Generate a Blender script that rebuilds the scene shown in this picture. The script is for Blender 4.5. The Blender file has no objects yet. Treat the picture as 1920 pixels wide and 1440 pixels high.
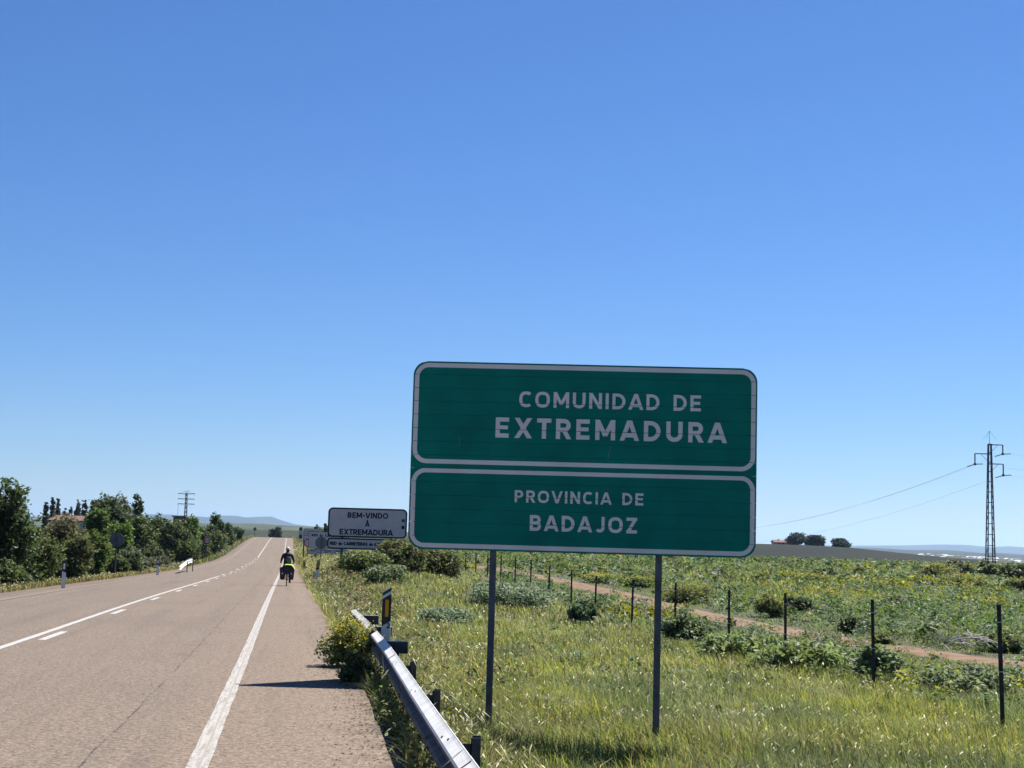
import bpy, bmesh, math, random
import numpy as np
from mathutils import Matrix, Vector

# ------------------------------------------------------------------ camera, sky, sun, exposure
S = bpy.context.scene
COL = S.collection
EYE = 1.6
FPX = 2773.0                                # focal length in photograph pixels (1920 wide)
ROLL = math.radians(1.6)
PITCH = math.atan(295.0 / FPX)
cr, sr, cp, sp = math.cos(ROLL), math.sin(ROLL), math.cos(PITCH), math.sin(PITCH)
e_x = Vector((1, 0, 0)); e_up = Vector((0, -sp, cp)); fwd = Vector((0, cp, sp))
c_right = e_x * cr + e_up * sr
c_up = e_up * cr - e_x * sr
cam = bpy.data.cameras.new('camera')
cam.sensor_width = 36.0
cam.lens = 36.0 * FPX / 1920.0
cam.clip_start = 0.1
cam.clip_end = 60000.0
cam_ob = bpy.data.objects.new('camera', cam)
COL.objects.link(cam_ob)
M4 = Matrix((c_right, c_up, -fwd)).transposed().to_4x4()
M4.translation = Vector((0, 0, EYE))
cam_ob.matrix_world = M4
S.camera = cam_ob

SUN_TO = Vector((0.455, 0.54, 1.0)).normalized()      # towards the sun
SUN_EL = math.asin(SUN_TO.z)
SUN_AZ = math.atan2(SUN_TO.x, SUN_TO.y)               # clockwise from +Y
W = bpy.data.worlds.new('World')
S.world = W
W.use_nodes = True
wn = W.node_tree
bg = wn.nodes['Background']
sky = wn.nodes.new('ShaderNodeTexSky')
sky.sky_type = 'NISHITA'
sky.sun_disc = False
sky.sun_elevation = SUN_EL
sky.sun_rotation = SUN_AZ
sky.altitude = 0.0
sky.air_density = 1.0
sky.dust_density = 0.0
sky.ozone_density = 10.0
hs = wn.nodes.new('ShaderNodeHueSaturation'); hs.inputs['Saturation'].default_value = 1.065
tint = wn.nodes.new('ShaderNodeMix'); tint.data_type = 'RGBA'; tint.blend_type = 'MULTIPLY'; tint.inputs[0].default_value = 1.0
tint.inputs[7].default_value = (0.90, 0.93, 1.06, 1)          # the camera's cool white balance
wn.links.new(sky.outputs['Color'], tint.inputs[6])
wn.links.new(tint.outputs[2], hs.inputs['Color'])
wn.links.new(hs.outputs['Color'], bg.inputs['Color'])
bg.inputs['Strength'].default_value = 0.05

sun = bpy.data.lights.new('sun', 'SUN')
sun.energy = 5.0
sun.angle = math.radians(0.5)
sun.color = (1.0, 0.95, 0.88)
sun_ob = bpy.data.objects.new('sun', sun)
COL.objects.link(sun_ob)
sun_ob.rotation_euler = SUN_TO.to_track_quat('Z', 'Y').to_euler()
sun_ob.location = (30, 30, 60)

S.view_settings.view_transform = 'Standard'
S.view_settings.look = 'None'
S.view_settings.gamma = 1.0
S.view_settings.use_curve_mapping = False
S.view_settings.exposure = 1.1
S.render.engine = 'CYCLES'
S.cycles.max_bounces = 6
S.cycles.diffuse_bounces = 3
S.cycles.glossy_bounces = 2
S.cycles.transmission_bounces = 4
S.cycles.transparent_max_bounces = 4
S.cycles.volume_bounces = 1
S.cycles.caustics_reflective = False
S.cycles.caustics_refractive = False
S.cycles.use_denoising = True

R = np.random.default_rng(11)
random.seed(5)

# ------------------------------------------------------------------ helpers
def P(px, py, D):
    """world point seen at photograph pixel (px, py) at depth D metres"""
    x, y = px - 960.0, py - 720.0
    xu = x * cr + y * sr
    yu = -x * sr + y * cr
    r, u = xu / FPX, -yu / FPX
    Y = cp - u * sp
    Z = sp + u * cp
    k = D / Y
    return Vector((r * k, D, EYE + Z * k))

def lin(r, g, b):
    f = lambda c: (c / 255 / 12.92) if c <= 10.3 else ((c / 255 + 0.055) / 1.055) ** 2.4
    return (f(r), f(g), f(b))

def mesh_np(name, V, F, mat, parent=None, col=None, smooth=False, kind=None, uv=None):
    """V (n,3) float, F (m,k) int with k = 3 or 4"""
    V = np.asarray(V, dtype=np.float32); F = np.asarray(F, dtype=np.int32)
    me = bpy.data.meshes.new(name)
    m, k = F.shape
    me.vertices.add(len(V)); me.vertices.foreach_set('co', V.ravel())
    me.loops.add(m * k); me.loops.foreach_set('vertex_index', F.ravel())
    me.polygons.add(m)
    me.polygons.foreach_set('loop_start', np.arange(0, m * k, k, dtype=np.int32))
    if smooth:
        me.polygons.foreach_set('use_smooth', np.ones(m, dtype=bool))
    if uv is not None:
        l = me.uv_layers.new(name='UVMap')
        l.data.foreach_set('uv', np.asarray(uv, dtype=np.float32)[F.ravel()].ravel())
    me.update(calc_edges=True)
    if col is not None:
        a = me.color_attributes.new('Col', 'FLOAT_COLOR', 'POINT')
        c4 = np.ones((len(V), 4), dtype=np.float32); c4[:, :3] = col
        a.data.foreach_set('color', c4.ravel())
    return link(name, me, mat, parent, kind)

def link(name, me, mat=None, parent=None, kind=None):
    if mat is not None:
        me.materials.append(mat)
    o = bpy.data.objects.new(name, me)
    COL.objects.link(o)
    if parent is not None:
        o.parent = parent
    if kind:
        o['kind'] = kind
    return o

def mesh_py(name, V, F, mat, parent=None, kind=None, smooth=False):
    me = bpy.data.meshes.new(name)
    me.from_pydata([tuple(v) for v in V], [], F)
    if smooth:
        for p in me.polygons: p.use_smooth = True
    return link(name, me, mat, parent, kind)

def tag(o, label, cat, group=None):
    o['label'] = label; o['category'] = cat
    if group: o['group'] = group
    return o

def thing(name, label, cat, loc=(0, 0, 0), rz=0.0, group=None):
    o = bpy.data.objects.new(name, None)
    o.empty_display_size = 0.2
    COL.objects.link(o)
    o.location = loc; o.rotation_euler = (0, 0, rz)
    return tag(o, label, cat, group)

class MB:
    """collects shapes into one mesh"""
    def __init__(s): s.V = []; s.F = []
    def add(s, V, F):
        b = len(s.V); s.V += [tuple(v) for v in V]; s.F += [tuple(i + b for i in f) for f in F]
        return s
    def box(s, x0, x1, y0, y1, z0, z1):
        V = [(x, y, z) for z in (z0, z1) for y in (y0, y1) for x in (x0, x1)]
        return s.add(V, [(0, 2, 3, 1), (4, 5, 7, 6), (0, 1, 5, 4), (2, 6, 7, 3), (0, 4, 6, 2), (1, 3, 7, 5)])
    def prism(s, poly, y0, y1):
        """poly in (x, z), counter-clockwise, extruded along y"""
        n = len(poly)
        V = [(x, y0, z) for x, z in poly] + [(x, y1, z) for x, z in poly]
        F = [tuple(range(n)), tuple(range(2 * n - 1, n - 1, -1))]
        F += [(i, i + n, (i + 1) % n + n, (i + 1) % n) for i in range(n)]
        return s.add(V, F)
    def tube(s, a, b, r0, r1=None, n=8, cap=True):
        r1 = r0 if r1 is None else r1
        a = Vector(a); b = Vector(b); d = (b - a)
        if d.length < 1e-6: return s
        d.normalize()
        u = d.orthogonal().normalized(); v = d.cross(u)
        V = []
        for c, r in ((a, r0), (b, r1)):
            for i in range(n):
                t = 2 * math.pi * i / n
                V.append(c + u * (r * math.cos(t)) + v * (r * math.sin(t)))
        F = [(i, (i + 1) % n, (i + 1) % n + n, i + n) for i in range(n)]
        if cap: F += [tuple(range(n - 1, -1, -1)), tuple(range(n, 2 * n))]
        return s.add(V, F)
    def path(s, pts, radii, n=6):
        for i in range(len(pts) - 1): s.tube(pts[i], pts[i + 1], radii[i], radii[i + 1], n)
        return s
    def build(s, name, mat, parent=None, kind=None, smooth=False):
        return mesh_py(name, s.V, s.F, mat, parent, kind, smooth)

def hash2(ix, iy, seed):
    h = (ix.astype(np.int64) * 374761393 + iy.astype(np.int64) * 668265263 + seed * 1274126177) & 0xffffffff
    h = ((h ^ (h >> 13)) * 1274126177) & 0xffffffff
    return ((h ^ (h >> 16)) & 0xffff) / 65535.0

def vnoise(x, y, scale, seed=0):
    x = np.asarray(x, float) / scale; y = np.asarray(y, float) / scale
    ix = np.floor(x); iy = np.floor(y); fx = x - ix; fy = y - iy
    fx = fx * fx * (3 - 2 * fx); fy = fy * fy * (3 - 2 * fy)
    a = hash2(ix, iy, seed); b = hash2(ix + 1, iy, seed)
    c = hash2(ix, iy + 1, seed); d = hash2(ix + 1, iy + 1, seed)
    return (a * (1 - fx) + b * fx) * (1 - fy) + (c * (1 - fx) + d * fx) * fy

def fnoise(x, y, scale, seed=0, oct=3):
    s = 0; amp = 1; tot = 0
    for k in range(oct):
        s = s + amp * vnoise(x, y, scale / 2 ** k, seed + k * 17); tot += amp; amp *= 0.5
    return s / tot

# ------------------------------------------------------------------ materials
ALB = 0.48                                   # ground colours below are given relative to pale dry asphalt; this brings them to true albedo
def new_mat(name):
    m = bpy.data.materials.new(name); m.use_nodes = True
    nt = m.node_tree
    return m, nt, nt.nodes['Principled BSDF']

def N(nt, typ):
    return nt.nodes.new(typ)

def plain(name, c, rough=0.6, metal=0.0, var=0.12, scale=8.0, bump=0.0, dirt=None, spec=0.4):
    """one colour with a little uneven wear"""
    m, nt, b = new_mat(name)
    tc = N(nt, 'ShaderNodeTexCoord')
    no = N(nt, 'ShaderNodeTexNoise'); no.inputs['Scale'].default_value = scale; no.inputs['Detail'].default_value = 5
    nt.links.new(tc.outputs['Object'], no.inputs['Vector'])
    mx = N(nt, 'ShaderNodeMix'); mx.data_type = 'RGBA'
    c = tuple(c)
    d = dirt if dirt else tuple(x * (1 - 2 * var) for x in c)
    mx.inputs[6].default_value = d + (1,) if len(d) == 3 else d
    mx.inputs[7].default_value = tuple(min(1, x * (1 + var)) for x in c) + (1,)
    rp = N(nt, 'ShaderNodeMapRange'); rp.inputs['From Min'].default_value = 0.3; rp.inputs['From Max'].default_value = 0.65
    nt.links.new(no.outputs['Fac'], rp.inputs['Value'])
    nt.links.new(rp.outputs['Result'], mx.inputs[0])
    nt.links.new(mx.outputs[2], b.inputs['Base Color'])
    b.inputs['Roughness'].default_value = rough
    b.inputs['Metallic'].default_value = metal
    b.inputs['Specular IOR Level'].default_value = spec
    if bump:
        bp = N(nt, 'ShaderNodeBump'); bp.inputs['Strength'].default_value = bump; bp.inputs['Distance'].default_value = 0.02
        nt.links.new(no.outputs['Fac'], bp.inputs['Height']); nt.links.new(bp.outputs['Normal'], b.inputs['Normal'])
    return m

def leaf_mat(name, trans=0.4, rough=0.55, spec=0.3):
    m, nt, b = new_mat(name)
    at = N(nt, 'ShaderNodeAttribute'); at.attribute_name = 'Col'
    nt.links.new(at.outputs['Color'], b.inputs['Base Color'])
    b.inputs['Roughness'].default_value = rough
    b.inputs['Specular IOR Level'].default_value = spec
    tr = N(nt, 'ShaderNodeBsdfTranslucent')
    hs = N(nt, 'ShaderNodeHueSaturation'); hs.inputs['Saturation'].default_value = 1.15; hs.inputs['Value'].default_value = 1.3
    nt.links.new(at.outputs['Color'], hs.inputs['Color']); nt.links.new(hs.outputs['Color'], tr.inputs['Color'])
    mx = N(nt, 'ShaderNodeMixShader'); mx.inputs['Fac'].default_value = trans
    nt.links.new(b.outputs['BSDF'], mx.inputs[1]); nt.links.new(tr.outputs['BSDF'], mx.inputs[2])
    nt.links.new(mx.outputs['Shader'], nt.nodes['Material Output'].inputs['Surface'])
    return m

LEAF = leaf_mat('leaf', 0.44)
GRASS = leaf_mat('grass_blade', 0.5, 0.6, 0.2)
BARK = plain('bark', (0.10, 0.075, 0.055), 0.9, var=0.3, scale=12, bump=0.5)
GALV = plain('galvanised_steel', (0.42, 0.43, 0.45), 0.45, 0.6, var=0.18, scale=5)
DARKSTEEL = plain('dark_steel', (0.06, 0.062, 0.07), 0.6, 0.3, var=0.25, scale=9)
POSTSTEEL = plain('post_steel', (0.10, 0.105, 0.12), 0.6, 0.3, var=0.2, scale=6)
FENCEPOST = plain('tarred_post', (0.035, 0.028, 0.028), 0.8, var=0.35, scale=14)
BLACK = plain('black', (0.012, 0.012, 0.014), 0.5, var=0.15)
WHITE = plain('white_paint', (0.72, 0.73, 0.74), 0.45, var=0.06, scale=3)
SIGNBACK = plain('sign_back', (0.13, 0.145, 0.17), 0.5, 0.5, var=0.12, scale=4)

def road_mat():
    m, nt, b = new_mat('asphalt')
    L = nt.links.new
    uv = N(nt, 'ShaderNodeUVMap'); uv.uv_map = 'UVMap'
    sep = N(nt, 'ShaderNodeSeparateXYZ'); L(uv.outputs['UV'], sep.inputs['Vector'])
    def noise(scale, detail=4, vec=None, rough=0.55):
        n = N(nt, 'ShaderNodeTexNoise'); n.inputs['Scale'].default_value = scale
        n.inputs['Detail'].default_value = detail; n.inputs['Roughness'].default_value = rough
        L(vec if vec else uv.outputs['UV'], n.inputs['Vector']); return n.outputs['Fac']
    def rng(v, a, bb, c=0.0, d=1.0):
        r = N(nt, 'ShaderNodeMapRange'); r.inputs['From Min'].default_value = a; r.inputs['From Max'].default_value = bb
        r.inputs['To Min'].default_value = c; r.inputs['To Max'].default_value = d; L(v, r.inputs['Value']); return r.outputs['Result']
    def mix(f, a, bb, mode='MIX'):
        x = N(nt, 'ShaderNodeMix'); x.data_type = 'RGBA'; x.blend_type = mode
        if isinstance(f, (int, float)): x.inputs[0].default_value = f
        else: L(f, x.inputs[0])
        for k, v in ((6, a), (7, bb)):
            if isinstance(v, tuple): x.inputs[k].default_value = tuple(c_ * ALB for c_ in v) + (1,)
            else: L(v, x.inputs[k])
        return x.outputs[2]
    def math_(op, a, bb=None, c=None):
        x = N(nt, 'ShaderNodeMath'); x.operation = op
        for i, v in enumerate((a, bb, c)):
            if v is None: continue
            if isinstance(v, (int, float)): x.inputs[i].default_value = v
            else: L(v, x.inputs[i])
        return x.outputs[0]
    t = sep.outputs['X']
    # stretched mottling along the traffic direction
    mp = N(nt, 'ShaderNodeMapping'); mp.inputs['Scale'].default_value = (1.0, 0.13, 1.0); L(uv.outputs['UV'], mp.inputs['Vector'])
    patch = noise(0.9, 5, mp.outputs['Vector'])
    tan = (0.340, 0.250, 0.182); grey = (0.245, 0.198, 0.160)
    # wheel paths worn greyer: |frac| bands in each lane
    wp = N(nt, 'ShaderNodeValToRGB')
    cr_ = wp.color_ramp; cr_.interpolation = 'EASE'
    stops = [(-8.6, 0.0), (-7.2, 0.1), (-6.2, 0.85), (-5.4, 0.75), (-4.6, 0.95), (-3.6, 0.45), (-2.9, 0.35), (-2.3, 0.6), (-1.6, 0.42), (-0.9, 0.6), (-0.2, 0.12), (0.3, 0.05), (1.5, 0.0)]
    while len(cr_.elements) < len(stops): cr_.elements.new(0.5)
    for e, (x, v) in zip(cr_.elements, stops): e.position = (x + 9) / 11; e.color = (v, v, v, 1)
    tn = rng(t, -9, 2); L(tn, wp.inputs['Fac'])
    f = math_('MULTIPLY', wp.outputs['Color'], rng(patch, 0.25, 0.7, 0.45, 1.25))
    base = mix(f, tan, grey)
    base = mix(rng(noise(0.35, 4), 0.35, 0.7, 0.0, 0.35), base, (0.36, 0.28, 0.205))
    # aggregate: light and dark chips
    vo = N(nt, 'ShaderNodeTexVoronoi'); vo.inputs['Scale'].default_value = 56; L(uv.outputs['UV'], vo.inputs['Vector'])
    sepc = N(nt, 'ShaderNodeSeparateColor'); L(vo.outputs['Color'], sepc.inputs['Color'])
    chip = sepc.outputs[0]
    base = mix(rng(chip, 0.55, 1.0, 0, 0.70), base, (0.60, 0.48, 0.37))
    base = mix(rng(chip, 0.30, 0.0, 0, 0.75), base, (0.085, 0.068, 0.055))
    sp_ = noise(17, 4, None, 0.75)
    base = mix(rng(sp_, 0.50, 0.32, 0, 0.75), base, (0.10, 0.08, 0.065))
    base = mix(rng(sp_, 0.52, 0.68, 0, 0.7), base, (0.52, 0.42, 0.32))
    # long faint stains along the lanes
    mp2 = N(nt, 'ShaderNodeMapping'); mp2.inputs['Scale'].default_value = (2.2, 0.05, 1.0); L(uv.outputs['UV'], mp2.inputs['Vector'])
    base = mix(rng(noise(1.0, 4, mp2.outputs['Vector']), 0.52, 0.72, 0, 0.30), base, (0.16, 0.135, 0.115))
    base = mix(rng(noise(0.22, 3), 0.56, 0.62, 0, 0.14), base, (0.17, 0.15, 0.13))
    # longitudinal joint, dark and broken
    wob = math_('MULTIPLY_ADD', noise(0.6, 3), 0.07, -0.035)
    wob2 = math_('MULTIPLY_ADD', noise(14, 3), 0.03, -0.015)
    d = math_('ABSOLUTE', math_('ADD', math_('ADD', t, 0.80), math_('ADD', wob, wob2)))
    crk = math_('MULTIPLY', rng(d, 0.013, 0.004, 0, 1), rng(noise(1.9, 5), 0.40, 0.58, 0.1, 0.8))
    base = mix(crk, base, (0.045, 0.038, 0.034))
    # loose dirt near the right edge
    ed = math_('MULTIPLY', rng(t, 0.9, 1.5, 0, 1), rng(noise(3.2, 5), 0.42, 0.6, 0, 0.8))
    base = mix(ed, base, (0.21, 0.155, 0.11))
    # a few dark oil spots and tyre marks
    spot = noise(0.8, 2)
    base = mix(rng(spot, 0.30, 0.22, 0, 0.35), base, (0.10, 0.09, 0.08))
    L(base, b.inputs['Base Color'])
    b.inputs['Roughness'].default_value = 0.9
    b.inputs['Specular IOR Level'].default_value = 0.25
    bp = N(nt, 'ShaderNodeBump'); bp.inputs['Strength'].default_value = 0.7; bp.inputs['Distance'].default_value = 0.010
    L(math_('ADD', chip, sp_), bp.inputs['Height']); L(bp.outputs['Normal'], b.inputs['Normal'])
    return m

def paint_mat(name, c, wear, under=(0.30, 0.235, 0.175), gap=False):
    """road paint worn through to the asphalt"""
    m, nt, b = new_mat(name)
    L = nt.links.new
    uv = N(nt, 'ShaderNodeUVMap'); uv.uv_map = 'UVMap'
    n1 = N(nt, 'ShaderNodeTexNoise'); n1.inputs['Scale'].default_value = 22; n1.inputs['Detail'].default_value = 6; n1.inputs['Roughness'].default_value = 0.7
    L(uv.outputs['UV'], n1.inputs['Vector'])
    mp = N(nt, 'ShaderNodeMapping'); mp.inputs['Scale'].default_value = (14, 0.7, 1); L(uv.outputs['UV'], mp.inputs['Vector'])
    n2 = N(nt, 'ShaderNodeTexNoise'); n2.inputs['Scale'].default_value = 2.2; n2.inputs['Detail'].default_value = 3
    L(mp.outputs['Vector'], n2.inputs['Vector'])
    ad = N(nt, 'ShaderNodeMath'); ad.operation = 'MULTIPLY_ADD'; ad.inputs[1].default_value = 0.55
    L(n2.outputs['Fac'], ad.inputs[0]); L(n1.outputs['Fac'], ad.inputs[2])
    r = N(nt, 'ShaderNodeMapRange'); r.inputs['From Min'].default_value = wear + 0.12; r.inputs['From Max'].default_value = wear - 0.06
    r.inputs['To Min'].default_value = 0.0; r.inputs['To Max'].default_value = 0.8
    L(ad.outputs[0], r.inputs['Value'])
    mx = N(nt, 'ShaderNodeMix'); mx.data_type = 'RGBA'
    mx.inputs[6].default_value = tuple(q * ALB for q in c) + (1,); mx.inputs[7].default_value = tuple(q * ALB for q in under) + (1,)
    fac = r.outputs['Result']
    if gap:   # a lengthwise groove between two passes of the paint machine
        sep = N(nt, 'ShaderNodeSeparateXYZ'); L(uv.outputs['UV'], sep.inputs['Vector'])
        a1 = N(nt, 'ShaderNodeMath'); a1.operation = 'ADD'; a1.inputs[1].default_value = -0.012; L(sep.outputs['X'], a1.inputs[0])
        a2 = N(nt, 'ShaderNodeMath'); a2.operation = 'ABSOLUTE'; L(a1.outputs[0], a2.inputs[0])
        a3 = N(nt, 'ShaderNodeMapRange'); a3.inputs['From Min'].default_value = 0.014; a3.inputs['From Max'].default_value = 0.004
        a3.inputs['To Max'].default_value = 0.55; L(a2.outputs[0], a3.inputs['Value'])
        a4 = N(nt, 'ShaderNodeMath'); a4.operation = 'MAXIMUM'; L(fac, a4.inputs[0]); L(a3.outputs['Result'], a4.inputs[1]); fac = a4.outputs[0]
    L(fac, mx.inputs[0]); L(mx.outputs[2], b.inputs['Base Color'])
    b.inputs['Roughness'].default_value = 0.8
    return m

def ground_mat():
    m, nt, b = new_mat('soil_and_turf')
    L = nt.links.new
    tc = N(nt, 'ShaderNodeTexCoord')
    def noise(s, d=5):
        n = N(nt, 'ShaderNodeTexNoise'); n.inputs['Scale'].default_value = s; n.inputs['Detail'].default_value = d
        L(tc.outputs['Object'], n.inputs['Vector']); return n.outputs['Fac']
    def mix(f, lo, hi, a, bb):
        r = N(nt, 'ShaderNodeMapRange'); r.inputs['From Min'].default_value = lo; r.inputs['From Max'].default_value = hi; L(f, r.inputs['Value'])
        x = N(nt, 'ShaderNodeMix'); x.data_type = 'RGBA'; L(r.outputs['Result'], x.inputs[0])
        for k, v in ((6, a), (7, bb)):
            if isinstance(v, tuple): x.inputs[k].default_value = tuple(c_ * ALB for c_ in v) + (1,)
            else: L(v, x.inputs[k])
        return x.outputs[2]
    c = mix(noise(0.7), 0.4, 0.6, (0.075, 0.085, 0.026), (0.105, 0.11, 0.035))
    c = mix(noise(0.05), 0.35, 0.65, c, (0.06, 0.078, 0.03))
    c = mix(noise(9.0), 0.52, 0.7, c, (0.12, 0.09, 0.055))
    c = mix(noise(0.004, 3), 0.45, 0.6, c, (0.11, 0.12, 0.05))
    L(c, b.inputs['Base Color']); b.inputs['Roughness'].default_value = 0.95
    bp = N(nt, 'ShaderNodeBump'); bp.inputs['Strength'].default_value = 0.6; bp.inputs['Distance'].default_value = 0.08
    L(noise(6.0), bp.inputs['Height']); L(bp.outputs['Normal'], b.inputs['Normal'])
    return m

def field_mat(name, c0, c1, scale, c2=None):
    m, nt, b = new_mat(name)
    L = nt.links.new
    tc = N(nt, 'ShaderNodeTexCoord')
    def noise(s, d=5):
        n = N(nt, 'ShaderNodeTexNoise'); n.inputs['Scale'].default_value = s; n.inputs['Detail'].default_value = d
        L(tc.outputs['Object'], n.inputs['Vector']); return n.outputs['Fac']
    r = N(nt, 'ShaderNodeMapRange'); r.inputs['From Min'].default_value = 0.4; r.inputs['From Max'].default_value = 0.6; L(noise(scale), r.inputs['Value'])
    x = N(nt, 'ShaderNodeMix'); x.data_type = 'RGBA'; L(r.outputs['Result'], x.inputs[0])
    x.inputs[6].default_value = tuple(q * ALB for q in c0) + (1,); x.inputs[7].default_value = tuple(q * ALB for q in c1) + (1,)
    out = x.outputs[2]
    if c2:
        vo = N(nt, 'ShaderNodeTexVoronoi'); vo.inputs['Scale'].default_value = scale * 0.8; L(tc.outputs['Object'], vo.inputs['Vector'])
        s = N(nt, 'ShaderNodeSeparateColor'); L(vo.outputs['Color'], s.inputs['Color'])
        r2 = N(nt, 'ShaderNodeMapRange'); r2.inputs['From Min'].default_value = 0.55; r2.inputs['From Max'].default_value = 0.6; L(s.outputs[0], r2.inputs['Value'])
        y = N(nt, 'ShaderNodeMix'); y.data_type = 'RGBA'; L(r2.outputs['Result'], y.inputs[0]); L(out, y.inputs[6]); y.inputs[7].default_value = tuple(q * ALB for q in c2) + (1,)
        out = y.outputs[2]
    L(out, b.inputs['Base Color']); b.inputs['Roughness'].default_value = 1.0
    b.inputs['Specular IOR Level'].default_value = 0.1
    return m

# ------------------------------------------------------------------ terrain shape
KX = 0.147                                   # the road runs away to the left: x falls 0.147 m per metre
COS = math.cos(math.atan(KX))
def XR(Y): return -0.57 - KX * Y             # the right-hand edge line

def table(knots, sig=6.0):
    ys = np.arange(-60, 20001, 1.0)
    k = np.array(knots, float)
    v = np.interp(ys, k[:, 0], k[:, 1])
    out = v.copy()
    n = 900
    ker = np.exp(-0.5 * (np.arange(-24, 25) / sig) ** 2); ker /= ker.sum()
    out[:n] = np.convolve(np.pad(v[:n + 24], (24, 0), mode='edge'), ker, 'same')[24:24 + n]
    return ys, out
ZR_T = table([(-60, .3), (8, .03), (10.4, 0), (17, -.15), (27, -.24), (38, -.33), (58, -.58), (70, -.76), (91, -1.02), (115, -1.34),
              (177, -1.68), (208, -1.55), (255, -.75), (300, .1), (346, .72), (375, .95), (420, .5), (500, -2), (700, -10), (1000, -17), (2000, -26), (20000, -30)])
ZF_T = table([(-60, -.8), (20, -.98), (30, -1.08), (45, -1.12), (60, -.97), (75, -.72), (98, -.38), (130, -.25), (200, -.55), (400, -.95), (560, -1.3),
              (660, -3), (1000, -15), (2000, -26), (20000, -30)])
def zr(Y): return np.interp(Y, *ZR_T)
def zf(Y): return np.interp(Y, *ZF_T)
def sstep(x): x = np.clip(x, 0, 1); return x * x * (3 - 2 * x)

def ground(X, Y):
    X = np.asarray(X, float); Y = np.asarray(Y, float)
    t = (X - XR(Y)) * COS
    r = zr(Y) - 0.05
    fld = zf(Y) + 0.12 * (fnoise(X, Y, 6.0, 3, 2) - .5) - 0.012 * np.clip(t - 30, 0, 60) + 0.5 * (fnoise(X, Y, 60., 8, 2) - .5) * sstep((Y - 60) / 100)
    # low grassy bank between the fence and the road in the middle distance
    fld = fld + 0.55 * np.exp(-((Y - 72) / 22) ** 2) * np.exp(-((t - 5.5) / 3.0) ** 2)
    right = r + (fld - r) * sstep((t - 1.25) / 2.3)
    lf = r - 0.32 + 0.15 * (fnoise(X, Y, 5.0, 5, 2) - .5) - 0.3 * sstep((-t - 14) / 12)
    left = r + (lf - r) * sstep((-8.45 - t) / 2.4)
    z = np.where(t > 1.25, right, np.where(t < -8.45, left, r))
    return z

def gz(x, y): return float(ground(np.array([x]), np.array([y]))[0])
# ------------------------------------------------------------------ ground sheet
def geo(a, b, n): return list(np.geomspace(a, b, n))
rowsY = list(np.arange(-14, 45, .5)) + list(np.arange(45, 130, 1.)) + list(np.arange(130, 620, 6.)) + geo(620, 19000, 40)
colsT = [-x for x in geo(60, 12000, 26)[::-1]] + list(np.arange(-58, -13, 1.5)) + list(np.arange(-12.5, -8.2, .3)) + [-8.2, -7, -5, -3, -1, 0.6] + \
        list(np.arange(1.0, 6, .25)) + list(np.arange(6, 45, .75)) + geo(45, 14000, 34)
def grid_mesh(name, ys, ts, mat, kind='structure'):
    yy, tt = np.meshgrid(np.array(ys), np.array(ts), indexing='ij')
    xx = XR(yy) + tt / COS
    zz = ground(xx, yy)
    zz = np.where((tt > -8.6) & (tt < 1.2), zz - 0.12, zz)     # the road bed sits under the asphalt
    V = np.stack([xx, yy, zz], -1).reshape(-1, 3)
    n, m = yy.shape
    i, j = np.meshgrid(np.arange(n - 1), np.arange(m - 1), indexing='ij')
    a = (i * m + j).ravel()
    return mesh_np(name, V, np.stack([a, a + 1, a + m + 1, a + m], 1), mat, kind=kind, smooth=True)
grid_mesh('ground', rowsY, colsT, ground_mat())

# ------------------------------------------------------------------ road
ROAD = road_mat()
ry = np.array(list(np.arange(-14, 60, .2)) + list(np.arange(60, 700, 2.)))
edgeR = 1.45 + 0.16 * (fnoise(ry, ry * 0, 2.6, 4, 3) - .5) + 0.14 * (fnoise(ry, ry * 0, .5, 9, 2) - .5)
edgeR = edgeR + .06 * np.clip((17 - ry) / 8, 0, 1)
edgeL = -8.25 + 0.12 * (fnoise(ry, ry * 0, 2.0, 14, 3) - .5)
cols = [None, -7.05, -5.3, -3.5, -1.75, 0.0, 0.75, None]
tt = np.stack([np.full_like(ry, 0) + (edgeL if k == 0 else edgeR if k == 7 else c) for k, c in enumerate(cols)], 1)
def strip(name, Y, T, lift, mat, parent=None, kind=None):
    yy = np.repeat(Y[:, None], T.shape[1], 1)
    xx = XR(yy) + T / COS
    zz = zr(yy) + lift
    V = np.stack([xx, yy, zz], -1).reshape(-1, 3)
    n, m = T.shape
    i, j = np.meshgrid(np.arange(n - 1), np.arange(m - 1), indexing='ij')
    a = (i * m + j).ravel()
    uv = np.stack([T, yy], -1).reshape(-1, 2)
    return mesh_np(name, V, np.stack([a, a + 1, a + m + 1, a + m], 1), mat, parent, kind=kind, smooth=True, uv=uv)
# worn edges: the outermost vertices roll down into the verge
V_T = np.concatenate([tt[:, :1] - .1, tt, tt[:, -1:] + .07], 1)
road = strip('road', ry, V_T, 0.0, ROAD, kind='structure')
co = np.empty(len(road.data.vertices) * 3, dtype=np.float32); road.data.vertices.foreach_get('co', co)
co = co.reshape(len(ry), -1, 3); co[:, 0, 2] -= .1; co[:, -1, 2] -= .09
road.data.vertices.foreach_set('co', co.ravel()); road.data.update()

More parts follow.
